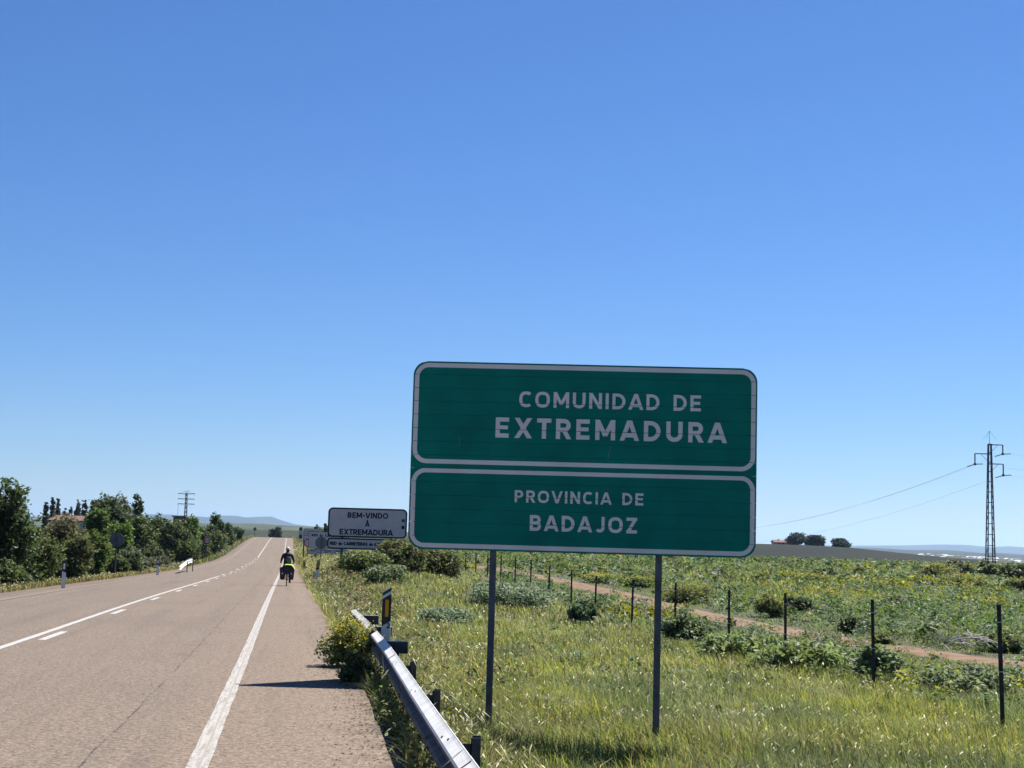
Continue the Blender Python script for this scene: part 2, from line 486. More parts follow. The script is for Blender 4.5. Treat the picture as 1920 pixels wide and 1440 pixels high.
PAINT = paint_mat('edge_paint', (0.66, 0.63, 0.58), 0.70, gap=True)
PAINTC = paint_mat('centre_paint', (0.72, 0.70, 0.66), 0.62)
PAINTL = paint_mat('faded_paint', (0.40, 0.35, 0.30), 0.85)
def line(name, t0, t1, y0, y1, mat, jit=0.008):
    Y = np.unique(np.concatenate([np.arange(y0, y1, .25 if y0 < 60 else 1.0), [y1]]))
    j0 = jit * (fnoise(Y, Y * 0 + t0, .5, 31, 3) - .5) * 2; j1 = jit * (fnoise(Y, Y * 0 + t1, .5, 41, 3) - .5) * 2
    T = np.stack([t0 + j0, np.full_like(Y, (t0 + t1) / 2), t1 + j1], 1)
    return strip(name, Y, T, 0.004 if y1 < 120 else 0.012, mat, road)
line('edge_line', -0.075, 0.075, -14, 420, PAINT)
line('edge_line', -7.12, -6.98, -14, 420, PAINTL)
line('centre_line', -3.68, -3.56, -14, 93, PAINTC)
line('centre_line', -3.62, -3.48, 204, 420, PAINTC)
for k in range(20):
    y0 = 14.7 + 9.75 * k
    if y0 > 200: break
    line('lane_dash', -3.42, -3.29, y0, y0 + 2.5, PAINTC)
for k in range(8):
    y0 = 97 + 13.5 * k
    line('lane_dash', -3.72, -3.58, y0, y0 + 4.5, PAINTC)

# ------------------------------------------------------------------ dirt track beyond the fence, and the side road
def drape(name, pts, width, lift, mat, step=.7, rag=.5, kind='structure', cols=6):
    pts = [Vector(p) for p in pts]
    C = []
    for a, b in zip(pts[:-1], pts[1:]):
        n = max(2, int((b - a).length / step))
        C += [a.lerp(b, i / n) for i in range(n)]
    C.append(pts[-1])
    C = np.array([(c.x, c.y) for c in C])
    for _ in range(12): C[1:-1] = (C[:-2] + C[1:-1] * 2 + C[2:]) / 4
    d = np.gradient(C, axis=0); d /= np.linalg.norm(d, axis=1)[:, None]
    nrm = np.stack([d[:, 1], -d[:, 0]], 1)
    k = np.arange(len(C)) * step
    V = []
    for q in range(cols + 1):
        s = q / cols * 2 - 1
        w = width / 2 * s
        if q in (0, cols): w = w + np.sign(s) * rag * (fnoise(k, k * 0 + q, 2.4, 21, 3) - .5)
        xy = C + nrm * (w[:, None] if not np.isscalar(w) else w)
        z = ground(xy[:, 0], xy[:, 1]) + lift - (0.05 if abs(abs(s) - .55) < .2 else 0) - (.03 + lift if q in (0, cols) else 0)
        V.append(np.concatenate([xy, z[:, None]], 1))
    V = np.stack(V, 1); n, m = V.shape[:2]
    i, j = np.meshgrid(np.arange(n - 1), np.arange(m - 1), indexing='ij'); a = (i * m + j).ravel()
    mesh_np(name, V.reshape(-1, 3), np.stack([a, a + 1, a + m + 1, a + m], 1), mat, kind=kind, smooth=True)
    return C
TRACK = field_mat('red_earth', (0.31, 0.20, 0.13), (0.42, 0.295, 0.20), 1.6)
track_pts = [(20.5, 22, 0), (16.2, 30, 0), (13.0, 36.5, 0), (10.6, 43, 0), (8.9, 50, 0), (7.6, 57, 0), (6.1, 68, 0), (4.6, 77, 0), (2.9, 85, 0), (0.2, 98, 0), (-4, 118, 0)]
track_C = drape('dirt_track', track_pts, 2.2, .06, TRACK)
PALE = field_mat('pale_earth', (0.42, 0.36, 0.27), (0.5, 0.44, 0.34), .5)
x0 = XR(246) + 1.3
drape('side_road', [(x0, 246, 0), (x0 + 8, 247, 0), (x0 + 15, 245, 0), (x0 + 20, 240, 0)], 7.0, .25, PALE, step=2, rag=1.)

# ------------------------------------------------------------------ distant land
def ridge(name, D, pts, front, back, zb, mat, amp=0.0, rows=5, sub=90, seed=3):
    px = np.array([p[0] for p in pts], float); py = np.array([p[1] for p in pts], float)
    sx = np.linspace(px[0], px[-1], sub)
    sy = np.interp(sx, px, py)
    W_ = np.array([P(a, b, D) for a, b in zip(sx, sy)])
    V = []
    sect = [(-1, 0.0)] + [(-1 + (q + 1) / rows, sstep(np.array((q + 1) / rows)) ** 0.9) for q in range(rows)] + [(.5, .55), (1, 0.0)]
    for f, hgt in sect:
        y = D + (front * f if f < 0 else back * f)
        nz = (fnoise(W_[:, 0], W_[:, 0] * 0 + y, D * .03, seed, 3) - .5) * amp * hgt * (0 if f == 0 else 1)
        V.append(np.stack([W_[:, 0], np.full(sub, y), zb + (W_[:, 2] - zb) * float(hgt) + nz], 1))
    V = np.stack(V, 0); n, m = V.shape[:2]
    i, j = np.meshgrid(np.arange(n - 1), np.arange(m - 1), indexing='ij'); a = (i * m + j).ravel()
    return mesh_np(name, V.reshape(-1, 3), np.stack([a, a + 1, a + m + 1, a + m], 1), mat, kind='structure', smooth=True)
MTN = field_mat('mountain_scrub', (0.07, 0.08, 0.05), (0.10, 0.10, 0.07), .002)
ridge('mountain_range', 15000, [(-900, 985), (-300, 972), (0, 970), (220, 966), (303, 964), (324, 965), (383, 969), (402, 972), (420, 969.5), (444, 967), (452, 968), (466, 971.4), (485, 969),
      (511, 968.4), (522, 972.6), (538, 979.7), (553, 983), (577, 986), (640, 992), (800, 1004), (1000, 1012)], 3500, 4000, -30, MTN, 60)
ridge('mountain_range', 17000, [(1100, 1018), (1400, 1021), (1600, 1023), (1700, 1022.5), (1770, 1020.5), (1800, 1023), (1850, 1026), (1890, 1024), (1920, 1028), (2050, 1031), (2600, 1035)], 3000, 4000, -30, MTN, 60, seed=7)
ridge('far_hills', 6500, [(1300, 1026), (1590, 1026), (1640, 1027.5), (1700, 1031), (1780, 1031.5), (1820, 1036), (1840, 1038.5), (1862, 1036), (1900, 1041), (1960, 1042), (2100, 1040), (2500, 1050)], 1800, 2000, -30, MTN, 20, seed=9)
PATCH = field_mat('patchwork_fields', (0.075, 0.09, 0.04), (0.11, 0.12, 0.055), .02, (0.15, 0.16, 0.08))
ridge('rolling_fields', 3600, [(-700, 985), (-100, 980), (200, 980), (430, 981), (470, 981.5), (500, 982.5), (560, 986.5), (600, 988), (680, 992), (800, 1000), (1100, 1010)], 1800, 1200, -26, PATCH, 6, seed=11)
SCRUB = field_mat('dark_scrub', (0.05, 0.06, 0.03), (0.08, 0.09, 0.045), .03)
ridge('wooded_rise', 1300, [(-400, 992), (200, 992), (440, 992), (480, 993), (560, 995), (640, 997), (720, 1001), (900, 1010)], 500, 500, -22, SCRUB, 2, seed=13)
PLOUGH = field_mat('ploughed_field', (0.036, 0.044, 0.034), (0.046, 0.052, 0.040), .02)
ridge('ploughed_hill', 720, [(600, 1008), (800, 1012), (1000, 1014), (1250, 1017), (1420, 1019.5), (1500, 1021.5), (1590, 1026.5), (1650, 1032.5), (1700, 1038), (1760, 1043.5), (1800, 1048), (1860, 1054)], 190, 260, -6, PLOUGH, .8, seed=17)
SLOPE = field_mat('plantation_slope', (0.11, 0.13, 0.08), (0.17, 0.18, 0.12), .012)
ridge('plantation_slope', 1900, [(1300, 1030), (1600, 1033), (1660, 1035.5), (1760, 1040), (1850, 1045), (1920, 1049), (2050, 1054), (2400, 1062)], 900, 500, -26, SLOPE, 0, seed=19)
# ------------------------------------------------------------------ stroke lettering
def arc(cx, cy, rx, ry, a0, a1, n=14):
    return [(cx + rx * math.cos(math.radians(a0 + (a1 - a0) * i / n)), cy + ry * math.sin(math.radians(a0 + (a1 - a0) * i / n))) for i in range(n + 1)]
def sup(cx, cy, rx, ry, a0, a1, n=26, e=2.5):
    out = []
    for i in range(n + 1):
        a = math.radians(a0 + (a1 - a0) * i / n); c, s = math.cos(a), math.sin(a)
        out.append((cx + rx * math.copysign(abs(c) ** (2 / e), c), cy + ry * math.copysign(abs(s) ** (2 / e), s)))
    return out
def glyph(ch, k):
    """strokes (centre lines, closed?) on a cap height of 1; k = stroke width"""
    h = k / 2
    def D_(w, y0, y1):
        r = (y1 - y0) / 2
        x = w - h - min(r, w * .5)
        return [(h, y0), (x, y0)] + arc(x, (y0 + y1) / 2, w - h - x, r, -90, 90, 14)[1:-1] + [(x, y1), (h, y1)]
    if ch == 'A': w = .92; return w, [([(h * .9, 0), (w / 2 - .01, 1 - .0)], 0), ([(w - h * .9, 0), (w / 2 + .01, 1 - .0)], 0), ([(.24, .27), (w - .24, .27)], 0)]
    if ch == 'B': w = .72; return w, [([(h, 0), (h, 1)], 0), (D_(w - .03, .5, 1 - h), 0), (D_(w, h, .5), 0)]
    if ch == 'C': w = .88; return w, [(sup(w / 2, .5, w / 2 - h, .5 - h, 48, 312), 0)]
    if ch == 'D': w = .82; return w, [([(h, 0), (h, 1)], 0), (D_(w, h, 1 - h), 0)]
    if ch == 'E': w = .66; return w, [([(h, 0), (h, 1)], 0), ([(h, h), (w, h)], 0), ([(h, .5), (w - .05, .5)], 0), ([(h, 1 - h), (w, 1 - h)], 0)]
    if ch == 'I': w = k; return w, [([(h, 0), (h, 1)], 0)]
    if ch == 'J': w = .60; return w, [([(w - h, 1), (w - h, .30)] + arc(w / 2, .30, w / 2 - h, .30 - h, 0, -150, 12)[1:], 0)]
    if ch == 'M': w = .98; return w, [([(h, 0), (h, 1)], 0), ([(w - h, 0), (w - h, 1)], 0), ([(h * 1.1, .97), (w / 2, .22)], 0), ([(w - h * 1.1, .97), (w / 2, .22)], 0)]
    if ch == 'N': w = .80; return w, [([(h, 0), (h, 1)], 0), ([(w - h, 0), (w - h, 1)], 0), ([(h * 1.1, .96), (w - h * 1.1, .04)], 0)]
    if ch == 'O': w = .92; return w, [(sup(w / 2, .5, w / 2 - h, .5 - h, 0, 360, 36)[:-1], 1)]
    if ch == 'P': w = .70; return w, [([(h, 0), (h, 1)], 0), (D_(w, .44, 1 - h), 0)]
    if ch == 'R': w = .74; return w, [([(h, 0), (h, 1)], 0), (D_(w - .02, .46, 1 - h), 0), ([(w * .52, .46), (w - h * .9, 0)], 0)]
    if ch == 'S': w = .66; return w, [(arc(w / 2, .73, w / 2 - h, .27 - h * .9, 35, 270, 12) + arc(w / 2, .27, w / 2 - h, .27 - h * .9 + .02, 90, -145, 12)[1:], 0)]
    if ch == 'T': w = .70; return w, [([(w / 2, 0), (w / 2, 1)], 0), ([(0, 1 - h), (w, 1 - h)], 0)]
    if ch == 'U': w = .80; return w, [([(h, 1), (h, .36)] + arc(w / 2, .36, w / 2 - h, .36 - h, 180, 360, 14)[1:-1] + [(w - h, .36), (w - h, 1)], 0)]
    if ch == 'V': w = .90; return w, [([(h * .9, 1), (w / 2 - .01, 0)], 0), ([(w - h * .9, 1), (w / 2 + .01, 0)], 0)]
    if ch == 'X': w = .86; return w, [([(h * 1.1, 0), (w - h * 1.1, 1)], 0), ([(h * 1.1, 1), (w - h * 1.1, 0)], 0)]
    if ch == 'Z': w = .68; return w, [([(0, 1 - h), (w, 1 - h)], 0), ([(0, h), (w, h)], 0), ([(h * 1.1, h), (w - h * 1.1, 1 - h)], 0)]
    if ch == 'À': w, s = glyph('A', k); return w, s + [([(w * .30, 1.30), (w * .56, 1.10)], 0)]
    if ch == '-': w = .40; return w, [([(0, .42), (w, .42)], 0)]
    if ch == 'd': w = .60; return w, [([(w - h, 0), (w - h, 1)], 0), (sup(w / 2, .34, w / 2 - h, .34 - h, 0, 360, 20)[:-1], 1)]
    if ch == 'e': w = .60; return w, [(sup(w / 2, .34, w / 2 - h, .34 - h, 0, 320, 20), 0), ([(h, .34), (w - h, .34)], 0)]
    if ch == '2': w = .62; return w, [(arc(w / 2, .68, w / 2 - h, .32 - h, 170, -40, 12) + [(h, h)], 0), ([(0, h), (w, h)], 0)]
    return .45, []

def ribbon(pts, closed, k):
    p = np.array(pts, float); n = len(p)
    L_, R_ = [], []
    for i in range(n):
        a = p[i] - p[i - 1] if (i > 0 or closed) else None
        b = p[(i + 1) % n] - p[i] if (i < n - 1 or closed) else None
        if a is None: a = b
        if b is None: b = a
        a = a / np.linalg.norm(a); b = b / np.linalg.norm(b)
        m = np.array([-(a[1] + b[1]), a[0] + b[0]]); m /= np.linalg.norm(m)
        c = max(.45, m @ np.array([-a[1], a[0]]))
        L_.append(p[i] + m * k / 2 / c); R_.append(p[i] - m * k / 2 / c)
    V = L_ + R_
    m_ = n if closed else n - 1
    F = [(i, i + n, (i + 1) % n + n, (i + 1) % n) for i in range(m_)]
    return V, F

def text_layout(txt, width, cap, k, space=.42):
    """returns [(char, x offset, glyph scale)], tracking chosen so that the line is `width` long"""
    kern = {'C': -.10, 'A': -.07, 'T': -.04, 'V': -.08, 'X': -.03, 'R': -.02, 'J': .0}
    ws = [glyph(c, k)[0] + kern.get(c, 0) if c != ' ' else space for c in txt]
    nat = sum(ws) * cap
    gap = (width - nat) / max(1, len(txt) - 1)
    x = 0; out = []
    for c, w in zip(txt, ws):
        out.append((c, x - (.035 * cap if c in 'AV' and x > 0 else 0))); x += w * cap + gap
    return out

def letters(txt, x0, zbase, width, cap, k, mat, parent, y=-0.006, seams=(), one=None):
    """letters laid on the front (y = 0, facing -y) of a sign; each letter a part, or all as one part named `one`"""
    allm = MB()
    for c, dx in text_layout(txt, width, cap, k):
        if c == ' ': continue
        mb = allm if one else MB()
        for q, (pts, cl) in enumerate(glyph(c, k)[1]):
            if len(pts) == 2 and abs(pts[0][0] - pts[1][0]) > .01 and abs(pts[0][1] - pts[1][1]) > .3:      # run diagonals past the line, then trim
                a_, b_ = np.array(pts[0]), np.array(pts[1]); u_ = (b_ - a_) / np.linalg.norm(b_ - a_)
                if min(a_[1], 1 - a_[1]) < .06: a_ = a_ - u_ * k * .9
                if min(b_[1], 1 - b_[1]) < .06: b_ = b_ + u_ * k * .9
                pts = [tuple(a_), tuple(b_)]
            V, F = ribbon(pts, cl, k)
            mb.add([(x0 + dx + v[0] * cap, y - .0006 * q, zbase + v[1] * cap) for v in V], F)
        if not one:
            cut_build(mb, 'letter', mat, parent, seams, clip=(zbase, zbase + cap * (1.5 if c == 'À' else 1)))
    if one: cut_build(allm, one, mat, parent, seams, clip=(zbase, zbase + cap))

def cut_build(mb, name, mat, parent, seams, gap=.0032, clip=None):
    bm = bmesh.new()
    vs = [bm.verts.new(v) for v in mb.V]
    for f in mb.F: bm.faces.new([vs[i] for i in f])
    if clip:
        bmesh.ops.bisect_plane(bm, geom=bm.verts[:] + bm.edges[:] + bm.faces[:], plane_co=(0, 0, clip[0]), plane_no=(0, 0, -1), clear_outer=True)
        bmesh.ops.bisect_plane(bm, geom=bm.verts[:] + bm.edges[:] + bm.faces[:], plane_co=(0, 0, clip[1]), plane_no=(0, 0, 1), clear_outer=True)
    for z in seams:
        for s in (-gap, gap):
            bmesh.ops.bisect_plane(bm, geom=bm.verts[:] + bm.edges[:] + bm.faces[:], plane_co=(0, 0, z + s), plane_no=(0, 0, 1))
        dead = [f for f in bm.faces if abs(f.calc_center_median().z - z) < gap]
        bmesh.ops.delete(bm, geom=dead, context='FACES')
    bmesh.ops.recalc_face_normals(bm, faces=bm.faces[:])
    me = bpy.data.meshes.new(name); bm.to_mesh(me); bm.free()
    return link(name, me, mat, parent)

def rrect(x0, x1, z0, z1, r, n=8):
    out = []
    for cx, cz, a in ((x1 - r, z1 - r, 0), (x0 + r, z1 - r, 90), (x0 + r, z0 + r, 180), (x1 - r, z0 + r, 270)):
        out += arc(cx, cz, r, r, a, a + 90, n)
    return out
def ring_mesh(x0, x1, z0, z1, r, th, y):
    a = rrect(x0, x1, z0, z1, r); b = rrect(x0 + th, x1 - th, z0 + th, z1 - th, max(.01, r - th))
    n = len(a)
    mb = MB(); mb.add([(p[0], y, p[1]) for p in a] + [(p[0], y, p[1]) for p in b], [(i, (i + 1) % n, (i + 1) % n + n, i + n) for i in range(n)])
    return mb
def xat(z, w, z0, z1, r):
    """inset of a rounded rectangle's side at height z"""
    d = 0
    if z > z1 - r: d = r - math.sqrt(max(0, r * r - (z - (z1 - r)) ** 2))
    elif z < z0 + r: d = r - math.sqrt(max(0, r * r - ((z0 + r) - z) ** 2))
    return d
def plank_mesh(w, z0, z1, Z0, Z1, r, depth):
    zs = np.linspace(z0, z1, 9 if (z0 < Z0 + r or z1 > Z1 - r) else 2)
    left = [(xat(z, w, Z0, Z1, r), z) for z in zs]; right = [(w - x, z) for x, z in left]
    poly = right + left[::-1]
    return MB().prism(poly[::1], 0.0, depth)

def post_I(mb, x, z0, z1, y0, w=.08, d=.10, t=.008):
    mb.box(x - w / 2, x + w / 2, y0, y0 + t, z0, z1); mb.box(x - w / 2, x + w / 2, y0 + d - t, y0 + d, z0, z1)
    mb.box(x - t / 2, x + t / 2, y0 + t, y0 + d - t, z0, z1)
    return mb

# sign materials
def film(name, c, rough=.35, var=.05):
    return plain(name, c, rough, var=var, scale=2.2, spec=.12)
GREENF = film('green_reflective_film', (0.0, 0.188, 0.136), .6, .10)
SILVER = film('white_reflective_film', (0.80, 0.72, 0.66), .6)
PALEW = film('white_sign_face', (0.50, 0.475, 0.465), .5)
INK = film('black_lettering', (0.018, 0.022, 0.04), .5)
DGREEN = film('dark_green_film', (0.012, 0.10, 0.082), .5)
RIMG = film('rim_green', (0.004, 0.035, 0.032), .5)
SEAM = plain('seam_dark', (0.0, 0.05, 0.04), .8)

SCR = film('scratched_film', (.22, .32, .30), .6)
def big_sign():
    D = 19.35
    TL = P(776.5, 676.5, D)
    Wd, Ht = 4.50, 2.46
    rz = math.radians(-2.4)
    bx, by = TL.x, TL.y
    gzv = gz(bx + Wd / 2, by) - .25
    t = thing('road_sign', 'large green region and province sign on two steel posts', 'road sign', (bx, by, gzv), rz)
    Z1 = TL.z - gzv; Z0 = Z1 - Ht
    n = 14; ph = Ht / n
    seams = [Z0 + ph * i for i in range(1, n)]
    r = .19
    for i in range(n):
        a, b = Z0 + ph * i + (.0014 if i else 0), Z0 + ph * (i + 1) - (.0014 if i < n - 1 else 0)
        plank_mesh(Wd, a, b, Z0, Z1, r, .035).build('plank', GREENF, t)
    MB().box(.05, Wd - .05, .037, .045, Z0 + .06, Z1 - .06).build('backing_panel', SEAM, t)
    zt = lambda d: Z1 - d
    cut_build(ring_mesh(.02, Wd - .02, zt(1.345), zt(.022), .185, .058, -.004), 'border', SILVER, t, seams)
    cut_build(ring_mesh(.02, Wd - .02, zt(2.437), zt(1.405), .185, .058, -.004), 'border', SILVER, t, seams)
    letters('COMUNIDAD DE', 1.40, zt(.578), 2.37, .208, .195, SILVER, t, seams=seams)
    letters('EXTREMADURA', 1.10, zt(.985), 3.00, .265, .212, SILVER, t, seams=seams)
    letters('PROVINCIA DE', 1.375, zt(1.822), 1.67, .158, .20, SILVER, t, seams=seams)
    letters('BADAJOZ', 1.58, zt(2.185), 1.39, .204, .205, SILVER, t, seams=seams)
    # scratches in the film
    mb = MB(); mb.box(.63, .634, -.0035, -.002, zt(1.10), zt(.97)); mb.build('scratch', SCR, t)
    mb = MB(); mb.add([(2.57, -.003, zt(1.24)), (2.574, -.003, zt(1.24)), (2.610, -.003, zt(1.06)), (2.606, -.003, zt(1.06))], [(0, 1, 2, 3)]); mb.build('scratch', SCR, t)
    for x in (1.112, 3.262):
        post_I(MB(), x, -.3, Z1 - .25, .05, w=.082, d=.10).build('post', POSTSTEEL, t)
    for z in (Z0 + .3, Z0 + 1.2, Z0 + 2.0):
        MB().box(.25, Wd - .25, .0455, .0495, z, z + .05).build('rail', POSTSTEEL, t)
    return t
big_sign()

def board(name, label, px0, px1, pyt, pyb, D, post_px, rz=-.02, rim=.05, r=.13, face=PALEW, rimm=DGREEN):
    """white board with a dark rim: returns thing, local size and z of its bottom and top"""
    a = P(px0, pyt, D); b = P(px0, pyb, D)
    w = (P(px1, pyt, D) - a).x
    g = min(gz(a.x, D), gz(a.x + w, D)) - .15
    t = thing(name, label, 'road sign', (a.x, D, g), rz)
    Z1, Z0 = a.z - g, b.z - g
    return t, w, Z0, Z1
def panel(t, x0, x1, z0, z1, r, rim, face=None, rimm=None, depth=.04, y=0.0):
    MB().prism([(p[0], p[1]) for p in rrect(x0, x1, z0, z1, r)], y, y + depth).build('panel', rimm or DGREEN, t)
    a = rrect(x0 + rim, x1 - rim, z0 + rim, z1 - rim, max(.02, r - rim))
    mesh_py('panel_face', [(p[0], y - .004, p[1]) for p in a], [tuple(range(len(a)))], face or PALEW, t)

# welcome sign by the bushes
t, w, Z0, Z1 = board('road_sign', 'white welcome sign with green rim, left of the big green sign', 616, 764.5, 951, 1006.5, 80, None)
panel(t, 0, w, Z0, Z1, .26, .085, rimm=RIMG)
s = w / 148.5
cap = 11.6 * s
letters('BEM-VINDO', 36.5 * s, Z1 - 18.8 * s, 76 * s, 10.6 * s, .225, INK, t, y=-.010)
letters('À', 70 * s, Z1 - 34 * s, 10 * s, 9.2 * s, .25, INK, t, y=-.010)
letters('EXTREMADURA', 22.5 * s, Z1 - 50.3 * s, 100 * s, 10.8 * s, .225, INK, t, y=-.010)
MB().box(w - 10 * s, w - 4.3 * s, -.012, -.004, Z1 - 24.3 * s, Z1 - 18.3 * s).build('flag_band', DGREEN, t)
MB().box(w - 10 * s, w - 4.3 * s, -.012, -.004, Z1 - 36.8 * s, Z1 - 30.8 * s).build('flag_band', INK, t)
z1 = Z0 - 1.2 * s; z0 = z1 - 21 * s
panel(t, 0, w, z0, z1, .2, .08, rimm=RIMG)
letters('RED de CARRETERAS de EXTREMADURA', 4.8 * s, z0 + 7.4 * s, 137 * s, 6.2 * s, .27, INK, t, y=-.010)
for x in (27.5 * s, 121 * s):
    post_I(MB(), x, -.3, Z1 - .2, .045, w=.12, d=.12).build('post', DARKSTEEL, t)

# second network sign farther on
t, w, Z0, Z1 = board('road_sign', 'white road network sign half hidden behind the welcome sign', 579, 656, 996, 1028.5, 126, None)
panel(t, 0, w, Z0, Z1, .14, .05, rimm=SIGNBACK)
s = w / 77
letters('RED de CARRETERAS', 5.5 * s, Z1 - 9.5 * s, 66 * s, 4.8 * s, .29, INK, t, y=-.010)
panel(t, 0, w, Z0 - 10.5 * s, Z0 - .8 * s, .10, .05, rimm=SIGNBACK)
for x0, x1, z in ((4.5, 15.5, -4.0), (18, 21, -6.5), (28, 43, -3.6), (52, 60, -3.6), (28, 38, -7), (52, 58, -7.2), (64, 75, -7)):
    MB().box(x0 * s, x1 * s, -.012, -.005, Z0 + (z - .7) * s, Z0 + (z + .7) * s).build('text_line', INK, t)
for x in (14 * s, 62 * s):
    post_I(MB(), x, -.3, Z1 - .2, .045, w=.12, d=.12).build('post', DARKSTEEL, t)

# third board, farthest, with the flag column at its left
t, w, Z0, Z1 = board('road_sign', 'farthest white board with a flag column at its left end', 561, 606, 988.5, 1010, 160, None)
s = w / 45
panel(t, 0, 6.6 * s, Z0, Z1, .1, .03, rimm=SIGNBACK)
panel(t, 8.2 * s, w, Z0, Z1 - 2 * s, .1, .05, rimm=SIGNBACK)
MB().box(.8 * s, 5.8 * s, -.012, -.005, Z1 - 6 * s, Z1 - .8 * s).build('flag_band', DGREEN, t)
MB().box(.8 * s, 5.8 * s, -.012, -.005, Z0 + .8 * s, Z0 + 7.5 * s).build('flag_band', INK, t)
for k in range(3): MB().box(9.8 * s, 30 * s, -.012, -.005, Z1 - (7.2 + 4.2 * k) * s, Z1 - (6 + 4.2 * k) * s).build('text_line', SIGNBACK, t)
for x in (9.5 * s, 38 * s): post_I(MB(), x, -.3, Z1 - .2, .045, w=.12, d=.12).build('post', DARKSTEEL, t)

# round signs
RED = film('red_film', (0.30, 0.02, 0.02), .4)
def disc(mb, r, y0, y1, cz, n=28, rin=0):
    if rin:
        V = []; F = []
        for y in (y0, y1):
            for q in (r, rin): V += [(q * math.cos(2 * math.pi * i / n), y, cz + q * math.sin(2 * math.pi * i / n)) for i in range(n)]
        for i in range(n):
            j = (i + 1) % n
            F += [(i, j, j + n, i + n), (i + 2 * n, i + 3 * n, j + 3 * n, j + 2 * n), (i, i + 2 * n, j + 2 * n, j), (i + n, j + n, j + 3 * n, i + 3 * n)]
        return mb.add(V, F)
    return mb.prism([(r * math.cos(2 * math.pi * i / n), cz + r * math.sin(2 * math.pi * i / n)) for i in range(n)], y0, y1)
def round_sign(label, px, py, D, dia, back, n=28, ring=False, marks=False, px_base=None):
    c = P(px, py, D); g = gz(c.x, D) - .1
    t = thing('round_road_sign' if n > 10 else 'octagonal_road_sign', label, 'road sign', (c.x, D, g), random.uniform(-.06, .06))
    cz = c.z - g; r = dia / 2
    if back:       # we see the grey back: rim lip, stiffener, clamp, post in front of the disc
        rot = math.pi / n if n < 10 else 0
        poly = [(r * math.cos(2 * math.pi * i / n + rot), cz + r * math.sin(2 * math.pi * i / n + rot)) for i in range(n)]
        MB().prism(poly, .0, .02).build('disc', SIGNBACK, t)
        if n > 10: disc(MB(), r, -.03, -.001, cz, rin=r * .955).build('rim', SIGNBACK, t)
        for dz in (-.4, .4): MB().box(-r * .7, r * .7, -.025, -.002, cz + dz * r - .02, cz + dz * r + .02).build('stiffener', SIGNBACK, t)
        MB().box(-.04, .04, -.075, -.027, -.3, cz + r * .85).build('post', POSTSTEEL, t)
    else:
        disc(MB(), r, .0, .02, cz).build('disc', SIGNBACK, t)
        disc(MB(), r, -.006, -.001, cz, rin=r * .76).build('ring', RED, t)
        disc(MB(), r * .755, -.005, -.001, cz).build('face', PALEW, t)
        if marks:
            for sx in (-1, 1):
                m = INK if sx > 0 else RED
                MB().box(sx * r * .34 - r * .22, sx * r * .34 + r * .22, -.011, -.006, cz - r * .16, cz + r * .04).build('car_symbol', m, t)
                MB().box(sx * r * .34 - r * .13, sx * r * .34 + r * .13, -.0115, -.006, cz + r * .041, cz + r * .2).build('car_symbol', m, t)
        MB().box(-.04, .04, .022, .062, -.3, cz + r * .8).build('post', POSTSTEEL, t)
    return t
round_sign('grey back of a round sign, overlapping the half hidden network sign', 602.5, 1017.5, 113, .92, True)
round_sign('grey eight sided sign back on a post before the left bushes', 219, 1012.5, 84, .86, True, n=8)
round_sign('round no overtaking sign with dark ring against the left bushes', 388.5, 1013, 172, .78, False, marks=True)
round_sign('red ringed round sign peeping out left of the network sign', 577, 1018, 150, .80, False)
round_sign('small dark round sign back on the left at the road crest', 478, 992, 395, .9, True)

# ------------------------------------------------------------------ marker posts (delineators)
YEL = film('amber_reflector', (0.62, 0.30, 0.012), .3)
MWHITE = film('marker_white', (0.62, 0.63, 0.65), .5)
def marker(label, X, Y, ztop, w=.125, number=True, rz=0.0, back=False, tilt=0.0):
    g = gz(X, Y) - .1
    t = thing('marker_post', label, 'marker post', (X, Y, g), rz, 'roadside marker posts')
    t.rotation_euler[1] = tilt
    H = ztop - g
    sl = .62 * w            # rise of the slanted bands across the width
    def band(name, a, b, mat, y0=0.0, x0=0, x1=w, dpt=.055):
        """slanted band between depths a and b below the top right corner"""
        f = lambda x, d: H - d - sl * (1 - x / w)
        poly = [(x0 - w / 2, f(x0, b)), (x1 - w / 2, f(x1, b)), (x1 - w / 2, f(x1, a)), (x0 - w / 2, f(x0, a))]
        return MB().prism(poly, y0, y0 + dpt).build(name, mat, t)
    if back:
        MB().prism([(-w / 2, 0), (w / 2, 0), (w / 2, H - .46), (-w / 2, H - .40)], 0, .05).build('body', MWHITE, t)
        MB().prism([(-w / 2, H - .40), (w / 2, H - .46), (w / 2, H - sl), (-w / 2, H)], 0, .05).build('black_band', BLACK, t)
        MB().box(-w * .25, w * .2, -.012, -.002, H - .33, H - .12).build('reflector', MWHITE, t)
        return t
    MB().prism([(-w / 2, 0), (w / 2, 0), (w / 2, H - .46), (-w / 2, H - .46 - sl)], 0, .055).build('body', MWHITE, t)
    band('cap', -.012, .0, MWHITE)
    band('green_band', .0, .045, DGREEN)
    band('white_band', .045, .085, MWHITE)
    band('black_band', .085, .46, BLACK)
    MB().box(-w * .14, w * .22, -.010, -.001, H - .40, H - .17).build('reflector', YEL, t)
    if number:
        letters('2', w * .08, H - .56, .045, .072, .2, INK, t, y=-.003, one='numeral')
    return t
c = P(723.5, 1101, 20.6); marker('green capped marker post with amber reflector behind the guardrail', c.x + .02, 20.6, c.z, rz=.05)
c = P(594.5, 1048, 71); marker('white and black marker post at the right road edge ahead of the guardrail', c.x, 71, c.z, .15, False, .1, tilt=.05)
c = P(571, 1049.5, 112); marker('farthest marker post on the right beyond the cyclist', c.x, 112, c.z, .17, False, .1)
c = P(121.5, 1050, 54); marker('white marker post with black top at the left verge, nearer one', c.x, 54, c.z, .14, False, .3, back=True)
c = P(297, 1046.5, 90); marker('white marker post with black top at the left verge, farther one', c.x, 90, c.z, .14, False, .3, back=True)

